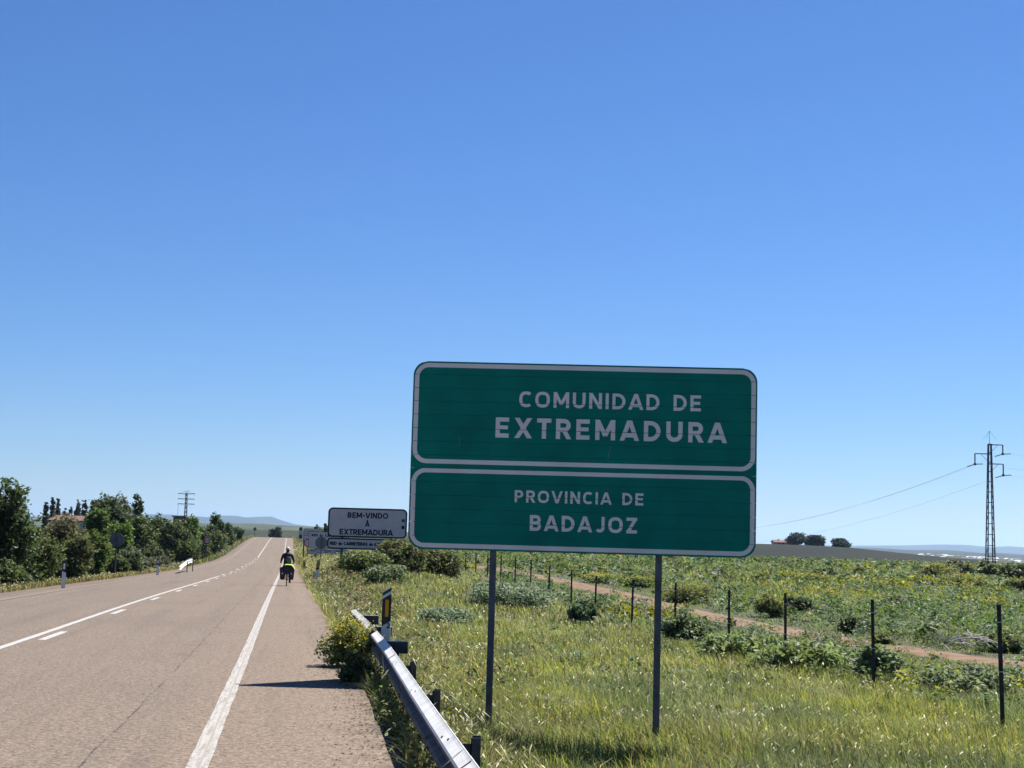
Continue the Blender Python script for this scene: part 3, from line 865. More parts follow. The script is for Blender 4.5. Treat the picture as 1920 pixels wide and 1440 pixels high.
# ------------------------------------------------------------------ guardrail
RAILM = plain('weathered_guardrail', (0.62, 0.62, 0.60), 0.7, 0.0, var=0.09, scale=5, spec=.25)
RAILD = plain('dirty_guardrail', (0.42, 0.42, 0.40), 0.7, 0.0, var=0.25, scale=14, dirt=(0.12, 0.10, 0.08))
PROF = [(0, 0), (.006, -.006), (.020, -.016), (.074, -.046), (.084, -.060), (.084, -.086), (.074, -.104), (.014, -.138), (.006, -.155),
        (.014, -.172), (.074, -.206), (.084, -.224), (.084, -.250), (.074, -.264), (.020, -.294), (.006, -.304), (0, -.31)]
def beam_mesh(path, scale=1.0, thick=.004, crush=0.0):
    """path: list of (x, y, z, lean); lean tips the profile about the path"""
    V = []; F = []; m = len(PROF)
    P_ = np.array([(p[0], p[1], p[2]) for p in path])
    d = np.gradient(P_, axis=0); d /= np.linalg.norm(d, axis=1)[:, None]
    for i, p in enumerate(path):
        side = Vector((-d[i][1], d[i][0], 0)).normalized()          # to the left = towards the road
        up = Vector((0, 0, 1))
        l = p[3]
        o_ = side * math.cos(l) + up * math.sin(l); u_ = up * math.cos(l) - side * math.sin(l)
        for k in (0, 1):
            for (o, z) in PROF:
                oo = o + (thick if k == 0 else 0)
                j = crush * (random.random() - .5) if k == 0 else 0
                V.append(Vector(p[:3]) + o_ * (oo + j) + u_ * (z + j))
    n = len(path)
    for i in range(n - 1):
        for k in (0, 1):
            b0 = (i * 2 + k) * m; b1 = ((i + 1) * 2 + k) * m
            for q in range(m - 1):
                f = (b0 + q, b0 + q + 1, b1 + q + 1, b1 + q)
                F.append(f if k else f[::-1])
        F.append((i * 2 * m, (i * 2 + 1) * m, (i * 2 + 3) * m, (i * 2 + 2) * m))
        F.append((i * 2 * m + m - 1, (i * 2 + 2) * m + m - 1, (i * 2 + 3) * m + m - 1, (i * 2 + 1) * m + m - 1))
    return V, F
RAIL_SHADE = plain('rail_painted_shade', (0.10, 0.10, 0.105), 0.8, 0.0, var=0.25, scale=6, spec=.2)  # dark colour painting shade onto the beam below its top slope
def shade_lower_faces(o):  # gives the lower profile faces the painted shade colour
    o.data.materials.append(RAIL_SHADE)
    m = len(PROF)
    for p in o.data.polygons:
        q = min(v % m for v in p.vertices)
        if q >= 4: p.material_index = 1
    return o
def rail_line(Y):
    x = np.interp(Y, [0, 7.8, 12.5, 17.5, 22, 27.7, 31], [.86, -.10, -.70, -1.33, -1.97, -2.83, -3.35])
    z = np.interp(Y, [0, 7.8, 17.5, 21, 24, 27.7, 30], [.47, .42, .345, .335, .335, .31, .26])
    return float(x), float(z)
g0 = rail_line(10)
gr = thing('guardrail', 'weathered steel guardrail with a bent far end beside the right shoulder', 'guardrail', (g0[0], 10, gz(g0[0], 10)))
off = Vector(gr.location)
def rail_part(y0, y1, name, mat, lean0, lean1, dz=0.0, crush=0.0, step=.5, do=0.0):
    ys = np.linspace(y0, y1, max(3, int((y1 - y0) / step)))
    pth = []
    for k, y in enumerate(ys):
        x, z = rail_line(y); f = k / (len(ys) - 1)
        pth.append((x - do - off.x, y - off.y, z + dz - off.z, lean0 + (lean1 - lean0) * f))
    V, F = beam_mesh(pth, crush=crush)
    return shade_lower_faces(mesh_py(name, V, F, mat, gr, smooth=False))
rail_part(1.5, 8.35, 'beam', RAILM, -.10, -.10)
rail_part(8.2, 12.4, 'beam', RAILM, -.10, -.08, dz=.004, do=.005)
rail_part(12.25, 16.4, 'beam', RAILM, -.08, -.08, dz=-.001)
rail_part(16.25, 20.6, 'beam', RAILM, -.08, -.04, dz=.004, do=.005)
# last, bruised length that droops and curls towards the verge
ys = np.linspace(20.4, 27.6, 26); pth = []
for k, y in enumerate(ys):
    x, z = rail_line(y); f = k / 25
    pth.append((x + .35 * max(0, f - .8) ** 2 * 25 * .2 - off.x, y - off.y, z + .006 * math.sin(k * .9) - .6 * max(0, f - .86) ** 1.5 - off.z, .0 + .2 * f))
V, F = beam_mesh(pth, crush=.003); shade_lower_faces(mesh_py('bent_beam', V, F, RAILD, gr))
V, F = beam_mesh([p[:3] + (p[3] + .03,) for p in pth[:3]], crush=0.0)
mesh_py('splice_collar', [v + Vector((-.012, 0, .012)) for v in V], F, DARKSTEEL, gr)
for k in range(9):                                      # posts with spacer arms reaching back from the beam
    y = 3.2 + 3.05 * k
    if y > 27: break
    x, z = rail_line(y)
    g = gz(x + .35, y) - .3
    lx, ly, lz = x - off.x, y - off.y, z - off.z
    pz = g - off.z
    xb = lx + .10
    mb = MB(); mb.box(xb, xb + .006, ly, ly + .12, pz, lz - .02); mb.box(xb, xb + .06, ly, ly + .006, pz, lz - .02); mb.box(xb, xb + .06, ly + .114, ly + .12, pz, lz - .02)
    mb.build('post', DARKSTEEL, gr)
    far = y > 17
    L_ = .27 if far else .15
    zt_ = lz - (.004 if far else .05)
    mb = MB(); mb.box(lx + .0, lx + L_, ly + .02, ly + .026, zt_ - .15, zt_ - .0085)
    mb.box(lx + L_ - .006, lx + L_, ly + .0265, ly + .10, zt_ - .15, zt_ - .0085)
    sp_o = mb.build('spacer', DARKSTEEL, gr)
    if far: MB().box(lx - .005, lx + L_, ly + .02, ly + .10, zt_ - .008, zt_).build('top_plate', GALV, sp_o)
    for dy in (-.05, .17):                              # bolt slots seen as dark ovals
        yy = y + dy
        x2, z2 = rail_line(yy)
        xa, za = rail_line(yy - .3); xb_, zb_ = rail_line(yy + .3)
        dv = Vector((xb_ - xa, .6, zb_ - za)).normalized(); sd = Vector((-dv.y, dv.x, 0)).normalized(); ln = -.09
        ov = sd * math.cos(ln) + Vector((0, 0, 1)) * math.sin(ln); uv_ = Vector((0, 0, 1)) * math.cos(ln) - sd * math.sin(ln)
        sl = (ov * .054 - uv_ * .030).normalized(); nr = (ov * .030 + uv_ * .054).normalized()
        cc = Vector((x2 - off.x, yy - off.y, z2 - off.z)) + ov * (.051 + (.012 if dy > 0 else -.008)) - uv_ * (.031 + (.0067 if dy > 0 else -.0044)) + nr * .009
        V = [cc + sl * (.008 * math.cos(q_)) + dv * (.030 * math.sin(q_)) for q_ in np.linspace(0, 2 * math.pi, 11)[:-1]]
        mesh_py('bolt_slot', V, [tuple(range(10))], BLACK, gr)

# short curved barrier end far on the left
a = P(336, 1062, 98); b = P(362, 1047.5, 112)
t = thing('guardrail', 'short white curved guardrail end at the left verge before the bushes', 'guardrail', (a.x, a.y, gz(a.x, a.y)))
pth = []
for k in range(12):
    f = k / 11
    p = P(338 + 24 * f, 1059.5 - 13.5 * math.sin(f * math.pi / 2), 98 + 14 * f)
    pth.append((p.x - a.x, p.y - a.y, p.z - t.location.z, .3))
V, F = beam_mesh([(x, y, z, -.1) for x, y, z, l in pth]); V = [Vector((v[0], v[1], v[2])) for v in V]
mesh_py('beam', V, F, RAILM, t)
for k in (5, 10): MB().box(pth[k][0] + .04, pth[k][0] + .10, pth[k][1] + .10, pth[k][1] + .16, -.4, pth[k][2] - .06).build('post', DARKSTEEL, t)

# ------------------------------------------------------------------ field fence
fpx = [(2120, 1150, 17.0), (1872, 1133, 21.7), (1635, 1124, 27.7), (1472, 1112, 32.5), (1367, 1106, 38), (1267, 1093, 43.5), (1187, 1087, 49), (1118, 1080, 54.5), (1072, 1069.5, 60),
       (1031, 1061, 65.5), (996, 1051, 71), (967, 1046, 76.5), (940, 1041, 82), (915, 1039, 87.5), (893, 1037, 93), (874, 1036, 98.5)]
f0 = P(*fpx[1])
fence = thing('wire_fence', 'wire fence of thin dark posts running along the field track', 'fence', (f0.x, f0.y, gz(f0.x, f0.y)))
tops = []
for k, (x, y, D) in enumerate(fpx):
    c = P(x, y, D); g = gz(c.x, D) - .25
    lx = {1: .055, 2: .045, 3: .02}.get(k, random.uniform(-.03, .02)); ly = random.uniform(-.02, .02)
    tp = Vector((c.x, c.y, c.z)); bt = Vector((c.x + (c.z - g) * lx * .5, c.y + (c.z - g) * ly, g))
    w = .030 if k < 5 else .034
    mb = MB(); V = []
    o = fence.location
    for p_ in (bt, tp):
        for dx, dy in ((-w, -w * .8), (w, -w * .8), (w * .7, w * .8), (-w * .7, w * .8)): V.append(p_ - o + Vector((dx, dy, 0)))
    mb.add(V, [(0, 3, 2, 1), (4, 5, 6, 7), (0, 1, 5, 4), (1, 2, 6, 5), (2, 3, 7, 6), (3, 0, 4, 7)])
    pst = mb.build('post', FENCEPOST, fence)
    for q in (.12, .45, .8):                          # little wire staples
        s_ = tp.lerp(bt, q) - o
        MB().box(s_.x - w - .008, s_.x + w + .008, s_.y - w - .006, s_.y - w * .81, s_.z - .008, s_.z + .008).build('staple', GALV, pst)
    tops.append((tp - o, bt - o))
WIRE = plain('rusty_wire', (0.12, 0.09, 0.075), .7, .4)
for q in (.12, .45, .8):
    mb = MB()
    for (a, b), (c_, d_) in zip(tops[:-1], tops[1:]):
        p0 = a.lerp(b, q); p3 = c_.lerp(d_, q); last = p0
        for i in range(1, 5):
            u = i / 4; pt = p0.lerp(p3, u) - Vector((0, 0, .05 * math.sin(math.pi * u)))
            mb.tube(last, pt, .0030, n=4, cap=False); last = pt
    mb.build('wire', WIRE, fence)

# ------------------------------------------------------------------ pylons and power lines
PYL = plain('pylon_steel', (0.075, 0.085, 0.09), .6, .3, var=.2)
c = P(1862, 833, 178); gb = gz(P(1857, 1050, 178).x, 178)
pyl = thing('power_pylon', 'dark lattice power pylon with three hanging arms in the right field', 'pylon', (P(1857, 1050, 178).x, 178, gb))
Hp = c.z - gb; s = 178 / FPX
def hw(z): return (10.0 - 6.6 * (z / Hp)) * s * .92 / 1.25
for sx in (-1, 1):
    for sy in (-1, 1):
        MB().tube((sx * hw(0), sy * hw(0), -.3), (sx * hw(Hp) , sy * hw(Hp), Hp), .085, .075, n=4).build('leg', PYL, pyl)
nz = 13
zs = [Hp * (1 - (1 - i / nz) ** 1.08) for i in range(nz + 1)]
mb = MB()
for i in range(nz):
    z0, z1 = zs[i], zs[i + 1]
    for (ax, ay), (bx, by) in (((-1, -1), (1, -1)), ((1, -1), (1, 1)), ((1, 1), (-1, 1)), ((-1, 1), (-1, -1))):
        w1 = hw(z1)
        mb.tube((ax * w1, ay * w1, z1), (bx * w1, by * w1, z1), .055, n=4)
        if ax == bx:
            w0 = hw(z0); mb.tube((ax * w0, ay * w0, z0), (bx * w1, by * w1, z1), .03, n=4)
mb.build('lattice', PYL, pyl)
INS = plain('insulator', (0.05, 0.04, 0.04), .3)
WIRES = []
CABLE = plain('cable', (0.42, 0.44, 0.47), .6, .2)
for sx, zt_, ln, drop in ((1, Hp - 1.0 * s, 22, 17), (-1, Hp - 18.5 * s, 25, 20), (1, Hp - 37 * s, 22, 21)):
    bw = hw(zt_)
    e = Vector((sx * (bw + ln * s), 0, zt_))
    arm = MB(); arm.tube((sx * (-bw * .8), 0, zt_), e, .09, .07, n=4); arm.tube((sx * bw, 0, zt_ - .9), (sx * (bw + ln * s * .55), 0, zt_ - .06), .03, n=4)
    arm_o = arm.build('arm', PYL, pyl)
    h = MB(); h.tube(e, e - Vector((0, 0, drop * s)), .075, .075, n=6)
    h.build('hanger', PYL, arm_o)
    k = e - Vector((0, 0, drop * s))
    ins = MB()
    for d in (Vector((-.9, .1, -.3)), Vector((.95, -.05, .06))):
        for i in range(4): ins.tube(k + d * (i / 4 + .1), k + d * (i / 4 + .22), .09, .05, n=6)
        ins.tube(k, k + d, .035, n=5)
    ins.tube(k - Vector((0, 0, .12)), k + Vector((0, 0, .12)), .17, n=8)
    ins.build('insulator', INS, arm_o)
    WIRES.append(k + pyl.location)
mb = MB(); tp = Vector((0, 0, Hp)); mb.tube(tp, tp + Vector((0, 0, 25 * s)), .035, .02, n=4)
for dx in (-13, 12, -6): mb.tube(tp + Vector((0, 0, 25 * s)), tp + Vector((dx * s, 0, 9 * s)), .014, n=3)
mb.build('bird_spikes', PYL, pyl)

def cable(label, a, b, sag, r=.018):
    o = thing_wire = MB(); last = None; n = 26
    base = Vector(a)
    for i in range(n + 1):
        u = i / n; p = Vector(a).lerp(Vector(b), u) - Vector((0, 0, 4 * sag * u * (1 - u))) - base
        if last is not None: o.tube(last, p, r, n=4, cap=False)
        last = p
    ob = o.build('power_cable', CABLE); ob.location = base
    return tag(ob, label, 'cable', 'overhead power cables')
ends = [P(1180, 985, 330), P(1180, 978, 330), P(1180, 1006, 330)]
names = ['topmost', 'middle', 'lowest']
for i, k in enumerate(WIRES):
    cable(f'{["second highest", "highest", "lowest"][i]} of the three power cables left of the right pylon', k + Vector((-.9, .1, -.3)), ends[i], 4.5, .011)
    q = P(2150, [838, 868, 888][i], 150)
    cable(f'{["highest", "middle", "lowest"][i]} short power cable running right from the lattice pylon', k + Vector((.95, -.05, .06)), q, .9, .011)

# left mast
Dm = 700; s = Dm / FPX
bs = P(347, 1000, Dm); gb = -8.0
mast = thing('power_mast', 'tall grey power mast with three tiers of arms above the left bushes', 'pylon', (bs.x, Dm, gb))
top = P(350, 919.5, Dm)
H = top.z - gb; dx = top.x - bs.x
GM = plain('mast_grey', (0.24, 0.25, 0.28), .6, .3, var=.1)
tz = H - 4 * s
for sx in (-1, 1):
    for sy in (-1, 1): MB().tube((sx * 3.4 * s, sy * 3.4 * s, 0), (dx * .9 + sx * 1.3 * s, sy * 1.3 * s, tz), .22, .16, n=4).build('leg', GM, mast)
mb = MB(); nb = 14
for i in range(nb):
    f0_, f1_ = i / nb, (i + 1) / nb
    w0_, w1_ = (3.4 - 2.1 * f0_) * s, (3.4 - 2.1 * f1_) * s
    for sg in (-1, 1):
        mb.tube((dx * .9 * f0_ - sg * w0_, -w0_, tz * f0_), (dx * .9 * f1_ + sg * w1_, -w1_, tz * f1_), .10, n=3)
        mb.tube((dx * .9 * f0_ - sg * w0_, w0_, tz * f0_), (dx * .9 * f1_ + sg * w1_, w1_, tz * f1_), .10, n=3)
mb.build('lattice', GM, mast)
for zoff, L0, R0 in ((5.5, -15, 15), (15.5, -15, 14.5), (25, -15, 14.5)):
    z = H - zoff * s; cxm = dx * (1 - zoff / 80)
    mb = MB(); mb.tube((cxm + L0 * s, 0, z), (cxm + R0 * s, 0, z), .16, n=4)
    mb.tube((cxm + L0 * s, 0, z), (cxm, 0, z - 3.2 * s), .10, n=4); mb.tube((cxm + R0 * s, 0, z), (cxm, 0, z - 3.2 * s), .10, n=4)
    a_ = mb.build('arm', GM, mast)
    ins = MB()
    for e in (L0, R0): ins.tube((cxm + e * s, 0, z), (cxm + e * s, 0, z - 1.8 * s), .22, n=6)
    ins.build('insulator', GM, a_)
mb = MB()
for k in range(7): mb.tube((dx - 5.5 * s + k * 1.9 * s, 0, H - 2.5 * s), (dx - 5.5 * s + k * 1.9 * s, 0, H), .05, n=3)
mb.tube((dx - 6 * s, 0, H - 1.8 * s), (dx + 6.5 * s, 0, H - 1.8 * s), .08, n=3)
mb.build('bird_spikes', GM, mast)
MB().tube((dx - 14.5 * s, 0, H - 26 * s), (dx - 14.5 * s, 0, H - 46 * s), .09, n=4).build('down_cable', GM, mast)

# ------------------------------------------------------------------ buildings
STUCCO = plain('white_stucco', (0.42, 0.41, 0.38), .9, var=.08, scale=1.0)
TILE = plain('clay_tiles', (0.15, 0.075, 0.06), .9, var=.2, scale=2.0, bump=.3)
BRICKW = plain('shed_render', (0.12, 0.10, 0.08), .9, var=.15, scale=1.0)
DARKG = plain('window_dark', (0.02, 0.022, 0.025), .15)
def house(label, px0, px1, pye, pyr, D, depth, wall, roof, flat=False, wins=(), name='house', zg=None, grp=None):
    a = P(px0, pye, D); b = P(px1, pye, D); rg = P(px0, pyr, D)
    g = (gz(a.x, D) if zg is None else zg) - .2
    t = thing(name, label, 'house' if name == 'house' else 'shed', (a.x, D, g))
    w = (b - a).x; he = a.z - g; hr = rg.z - g
    MB().box(0, w, 0, depth, 0, he).build('wall', wall, t)
    ov = .035 * w + .15
    if flat:
        MB().box(-ov, w + ov, -ov, depth + ov, he + .003, hr).build('roof', roof, t)
    else:
        m = MB(); y0, y1, ym = -ov, depth + ov, depth / 2
        V = [(-ov, y0, he - .15), (w + ov, y0, he - .15), (w + ov, ym, hr), (-ov, ym, hr), (-ov, y1, he - .15), (w + ov, y1, he - .15)]
        V += [(x, y, z + .14) for x, y, z in V]
        m.add(V, [(0, 1, 2, 3)[::-1], (3, 2, 5, 4)[::-1], (6, 7, 8, 9), (9, 8, 11, 10), (0, 6, 7, 1)[::-1], (4, 5, 11, 10)[::-1], (0, 3, 9, 6)[::-1], (3, 4, 10, 9)[::-1], (1, 7, 8, 2)[::-1], (2, 8, 11, 5)[::-1]])
        m.build('roof', roof, t)
        MB().add([(0, 0, he), (0, depth, he), (0, ym, hr - .02), ], [(0, 2, 1)]).build('gable', wall, t)
        MB().add([(w, 0, he), (w, depth, he), (w, ym, hr - .02)], [(0, 1, 2)]).build('gable', wall, t)
        MB().box(w * .3, w * .3 + .6, ym - .3, ym + .3, hr - .3, hr + .7).build('chimney', wall, t)
    for (x, z, ww, wh) in wins:
        f = MB().box(x * w, x * w + ww, -.05, -.003, z * he, z * he + wh).build('window', DARKG, t)
        MB().box(x * w - .08, x * w + ww + .08, -.09, -.0505, z * he - .1, z * he).build('sill', wall, f)
    return t
house('low house with red tiled roof behind the left trees', 94, 160, 974.5, 966.5, 300, 9, STUCCO, TILE, wins=((.2, .5, 1, 1.2), (.6, .5, 1, 1.2)))
house('small brown flat roofed shed below the left power mast', 325, 347, 969, 966.8, 250, 3, BRICKW, plain('shed_roof', (.16, .14, .12), .8), flat=True, wins=((.35, .55, .4, .4),), name='shed')
house('bright white cottage front glimpsed between the left trees', 254.5, 262.5, 992, 989, 200, 3, plain('whitewash', (.6, .6, .58), .9), TILE, wins=((.5, .6, .15, .2),))
zh = P(1460, 1021, 730).z - .6
house('long white farmhouse with red roof on the ploughed hilltop', 1452, 1482, 1016.5, 1012.8, 733, 8, STUCCO, TILE, wins=((.2, .5, 1, .9), (.5, .5, 1, .9)), zg=zh)
house('small white outbuilding between the hilltop trees', 1512, 1523, 1018.6, 1016.6, 737, 4, STUCCO, plain('pale_roof', (.5, .48, .46), .8), zg=zh)

# white growing tunnels on the far slope
TUN = plain('tunnel_plastic', (0.34, 0.36, 0.35), .5, var=.1)
sl_ = bpy.data.objects['plantation_slope']
bpy.context.view_layer.update()
from mathutils.bvhtree import BVHTree
bv = BVHTree.FromPolygons([v.co.copy() for v in sl_.data.vertices], [tuple(p.vertices) for p in sl_.data.polygons])
nsec = 7
tv = []
for q in (0, 1):
    for i in range(nsec): a_ = math.pi * i / (nsec - 1); tv.append((q - .5, math.cos(a_), math.sin(a_)))
tfc = [(i, i + 1, i + 1 + nsec, i + nsec) for i in range(nsec - 1)] + [tuple(range(nsec))[::-1], tuple(range(nsec, 2 * nsec))]
tme = bpy.data.meshes.new('growing_tunnel'); tme.from_pydata(tv, [], tfc); tme.materials.append(TUN)
rr = random.Random(4)
for k in range(62):
    px = rr.uniform(1668, 1918); 
    if k < 40: f = rr.uniform(0.02, .42)
    else: f = rr.uniform(.02, .55); px = rr.uniform(1760, 1918)
    D_ = 1890 - 620 * f
    X_ = P(px, 1045, D_).x
    hit = bv.ray_cast(Vector((X_, D_, 300)), Vector((0, 0, -1)))
    if hit[0] is None: continue
    o = bpy.data.objects.new('growing_tunnel', tme); COL.objects.link(o)
    o.location = hit[0] + Vector((0, 0, -.1)); ln = rr.choice([2.5, 3, 4, 6]) if k < 52 else rr.uniform(9, 16)
    o.scale = (ln, 1.4, rr.uniform(.7, 1.2)); o.rotation_euler = (0, 0, rr.uniform(-.12, .05) + (-.5 if k >= 48 else 0))
    tag(o, 'low white growing tunnel on the far slope behind the right pylon', 'tunnel', 'white growing tunnels on the far slope')
# ------------------------------------------------------------------ cyclist
PB = P(537, 1098, 69.0)
hd = math.atan(KX)                                       # heading follows the road: turned left of +Y
base = Vector((PB.x, 69.0, float(zr(69.0))))
bike = thing('touring_bicycle', 'loaded touring bicycle ridden along the right edge line', 'bicycle', base, hd)
TYRE = plain('tyre_rubber', (0.02, 0.02, 0.022), .8); CHROME = plain('rim_metal', (.35, .35, .37), .35, .8)
FRAME = plain('frame_paint', (0.02, 0.025, 0.04), .4)
def torus(mb, c, R_, r, n=32, m=8):
    V = []; F = []
    for i in range(n):
        a = 2 * math.pi * i / n
        for j in range(m):
            b = 2 * math.pi * j / m
            V.append((c[0] + r * math.sin(b), c[1] + (R_ + r * math.cos(b)) * math.cos(a), c[2] + (R_ + r * math.cos(b)) * math.sin(a)))
    for i in range(n):
        for j in range(m): F.append((i * m + j, i * m + (j + 1) % m, ((i + 1) % n) * m + (j + 1) % m, ((i + 1) % n) * m + j))
    return mb.add(V, F)
for y in (0.0, 1.06):
    c = (0, y, .35)
    wh = torus(MB(), c, .325, .024).build('wheel', TYRE, bike)
    torus(MB(), c, .295, .010).build('rim', CHROME, wh)
    mb = MB(); mb.tube((-.03, y, .35), (.03, y, .35), .02)
    for k in range(18):
        a = 2 * math.pi * k / 18; mb.tube((0.02 * (-1) ** k, y, .35), (0, y + .29 * math.cos(a), .35 + .29 * math.sin(a)), .0018, n=3, cap=False)
    mb.build('spokes', CHROME, wh)
mb = MB()
bb = (0, .43, .29); st = (0, .27, .80); hdt = (0, .90, .88); hdb = (0, .945, .72)
for a, b, r in ((bb, st, .017), (st, hdt, .016), (bb, hdb, .018), (hdt, hdb, .02), (st, (0, .24, .96), .014)): mb.tube(a, b, r)
for sx in (-.06, .06):
    mb.tube((sx, 0, .35), bb, .009); mb.tube((sx, 0, .35), st, .008); mb.tube((sx * .9, 1.06, .35), hdb, .012)
mb.build('frame', FRAME, bike)
mb = MB(); mb.tube((0, .90, .88), (0, .89, 1.02), .014); mb.path([(-.30, .83, 1.03), (-.12, .89, 1.03), (.12, .89, 1.03), (.30, .83, 1.03)], [.014] * 4)
mb.build('handlebar', FRAME, bike)
MB().prism([(-.075, .95), (.075, .95), (.06, 1.0), (-.06, 1.0)], .12, .36).build('saddle', BLACK, bike)
mb = MB()
for sx in (-.07, .07): mb.tube((sx, -.22, .72), (sx, .22, .74), .006); mb.tube((sx, 0, .36), (sx, -.05, .72), .006)
mb.build('rear_rack', FRAME, bike)
mb = MB(); mb.tube((-.10, .43, .29), (.10, .43, .29), .015)
mb.tube((.10, .43, .29), (.11, .50, .14), .010); mb.tube((-.10, .43, .29), (-.11, .36, .44), .010)
mb.box(.09, .2, .46, .55, .125, .15); mb.box(-.2, -.09, .32, .41, .43, .455)
mb.build('crank', FRAME, bike)
torus(MB(), (.055, .43, .29), .085, .006, 20, 5).build('chainring', CHROME, bike)
NYL = plain('pannier_fabric', (0.016, 0.018, 0.026), .7, var=.2)
HIV = plain('hi_vis_fabric', (0.60, 0.82, 0.06), .7, var=.05)
RM = Matrix.Rotation(hd, 4, 'Z')
def lumpy(name, label, cat, cx, cy, cz, sx, sy, sz, mat, taper=.8, grp=None):
    """soft rounded bag: a superellipsoid, tapering downward"""
    V = []; F = []; n, m = 20, 12
    for j in range(m + 1):
        ph = -math.pi / 2 + math.pi * j / m
        for i in range(n):
            th = 2 * math.pi * i / n
            f = lambda v, e: math.copysign(abs(v) ** e, v)
            x = f(math.cos(ph), .35) * f(math.cos(th), .4); y = f(math.cos(ph), .35) * f(math.sin(th), .4); z = f(math.sin(ph), .45)
            k = taper + (1 - taper) * (z + 1) / 2
            b = 1 + .05 * math.sin(5 * th + 3 * z)
            V.append((x * sx * k * b, y * sy * b, z * sz))
    for j in range(m):
        for i in range(n): F.append((j * n + i, j * n + (i + 1) % n, (j + 1) * n + (i + 1) % n, (j + 1) * n + i))
    e = thing(name, label, cat, base + RM @ Vector((cx, cy, cz - sz)), hd, grp)
    mesh_py('body', [(v[0], v[1], v[2] + sz) for v in V], F, mat, e, smooth=True)
    return e
REF = plain('grey_reflector', (.5, .52, .55), .3)
for sx, lab in ((-1, 'black pannier on the left side of the loaded bicycle'), (1, 'black pannier on the right side of the loaded bicycle')):
    e = lumpy('pannier', lab, 'bag', sx * .20, -.05, .58, .15, .18, .295, NYL, .72, 'panniers on the bicycle')
    MB().box(-.03, .03, -.19, -.178, .26, .33).build('reflector', REF, e)
    MB().box(-.10, .10, -.182, -.172, .40, .42).build('strap', FRAME, e)
e = lumpy('rack_bag', 'black roll bag across the rear rack of the loaded bicycle', 'bag', 0, -.06, .755, .24, .15, .215, NYL, .72)
MB().box(-.04, .04, -.166, -.155, .20, .23).build('reflector', RED, e)
# hi-vis rain cover slung over the roll bag
V = []; F = []
prof = [(-.10, .985), (.0, .995), (.12, .99), (.22, .965), (.285, .91), (.33, .83), (.35, .78)]
for y in (-.20, -.10, .02, .10):
    for (x, z) in prof: V.append((x + .008 * math.sin(y * 40), y, z + .012 + (-.012 if y < -.15 else 0)))
m = len(prof)
for i in range(3):
    for j in range(m - 1): F.append((i * m + j, i * m + j + 1, (i + 1) * m + j + 1, (i + 1) * m + j))
F += [(j, j + 1, m * 4 + j + 1, m * 4 + j) for j in range(m - 1)]
V += [(x, -.21, z - .04) for x, z in prof]
e = thing('rain_cover', 'bright yellow green rain cover slung over the rack bag', 'cover', base, hd)
mesh_py('cloth', V, F, HIV, e, smooth=True)

# rider: one continuous skinned body
def skin_body(name, joints, edges, mat, parent, sub=2):
    me = bpy.data.meshes.new(name)
    me.from_pydata([j[0] for j in joints], edges, [])
    o = link(name, me, mat, parent)
    md = o.modifiers.new('skin', 'SKIN'); md.use_smooth_shade = True
    sv = me.skin_vertices[0].data
    for i, j in enumerate(joints): sv[i].radius = j[1]; sv[i].use_root = (i == 0)
    ss = o.modifiers.new('subsurf', 'SUBSURF'); ss.levels = sub; ss.render_levels = sub
    return o
per = thing('person', 'rider in dark jacket and white helmet seen from behind on the bicycle', 'person', base, hd)
JACK = plain('jacket_cloth', (0.010, 0.012, 0.018), .8, var=.2, scale=10); SKIN = plain('skin', (.42, .26, .19), .6)
J = [((0, .26, 1.03), (.175, .14)), ((0, .33, 1.18), (.18, .13)), ((0, .43, 1.34), (.215, .135)), ((0, .50, 1.45), (.14, .10)), ((0, .55, 1.535), (.06, .06)), ((0, .575, 1.60), (.075, .085)), ((0, .585, 1.68), (.082, .098)), ((0, .58, 1.735), (.05, .06)),
     ((-.20, .49, 1.42), (.078, .078)), ((-.265, .56, 1.22), (.062, .062)), ((-.30, .74, 1.09), (.038, .038)), ((-.30, .82, 1.06), (.03, .035)),
     ((.20, .49, 1.42), (.078, .078)), ((.265, .56, 1.22), (.062, .062)), ((.30, .74, 1.09), (.038, .038)), ((.30, .82, 1.06), (.03, .035)),
     ((-.09, .30, 1.0), (.10, .10)), ((-.125, .62, .84), (.068, .068)), ((-.135, .44, .54), (.048, .05)), ((-.14, .37, .49), (.038, .04)), ((-.145, .46, .475), (.032, .028)),
     ((.09, .30, 1.0), (.10, .10)), ((.125, .60, .64), (.066, .066)), ((.14, .47, .30), (.048, .05)), ((.145, .45, .20), (.038, .04)), ((.15, .56, .17), (.032, .028)),
     ((-.30, .88, 1.06), (.02, .028)), ((.30, .88, 1.06), (.02, .028))]
E = [(0, 1), (1, 2), (2, 3), (3, 4), (4, 5), (5, 6), (6, 7), (3, 8), (8, 9), (9, 10), (10, 11), (11, 26), (3, 12), (12, 13), (13, 14), (14, 15), (15, 27), (0, 16), (16, 17), (17, 18), (18, 19), (19, 20), (0, 21), (21, 22), (22, 23), (23, 24), (24, 25)]
body = skin_body('body', J, E, JACK, per)
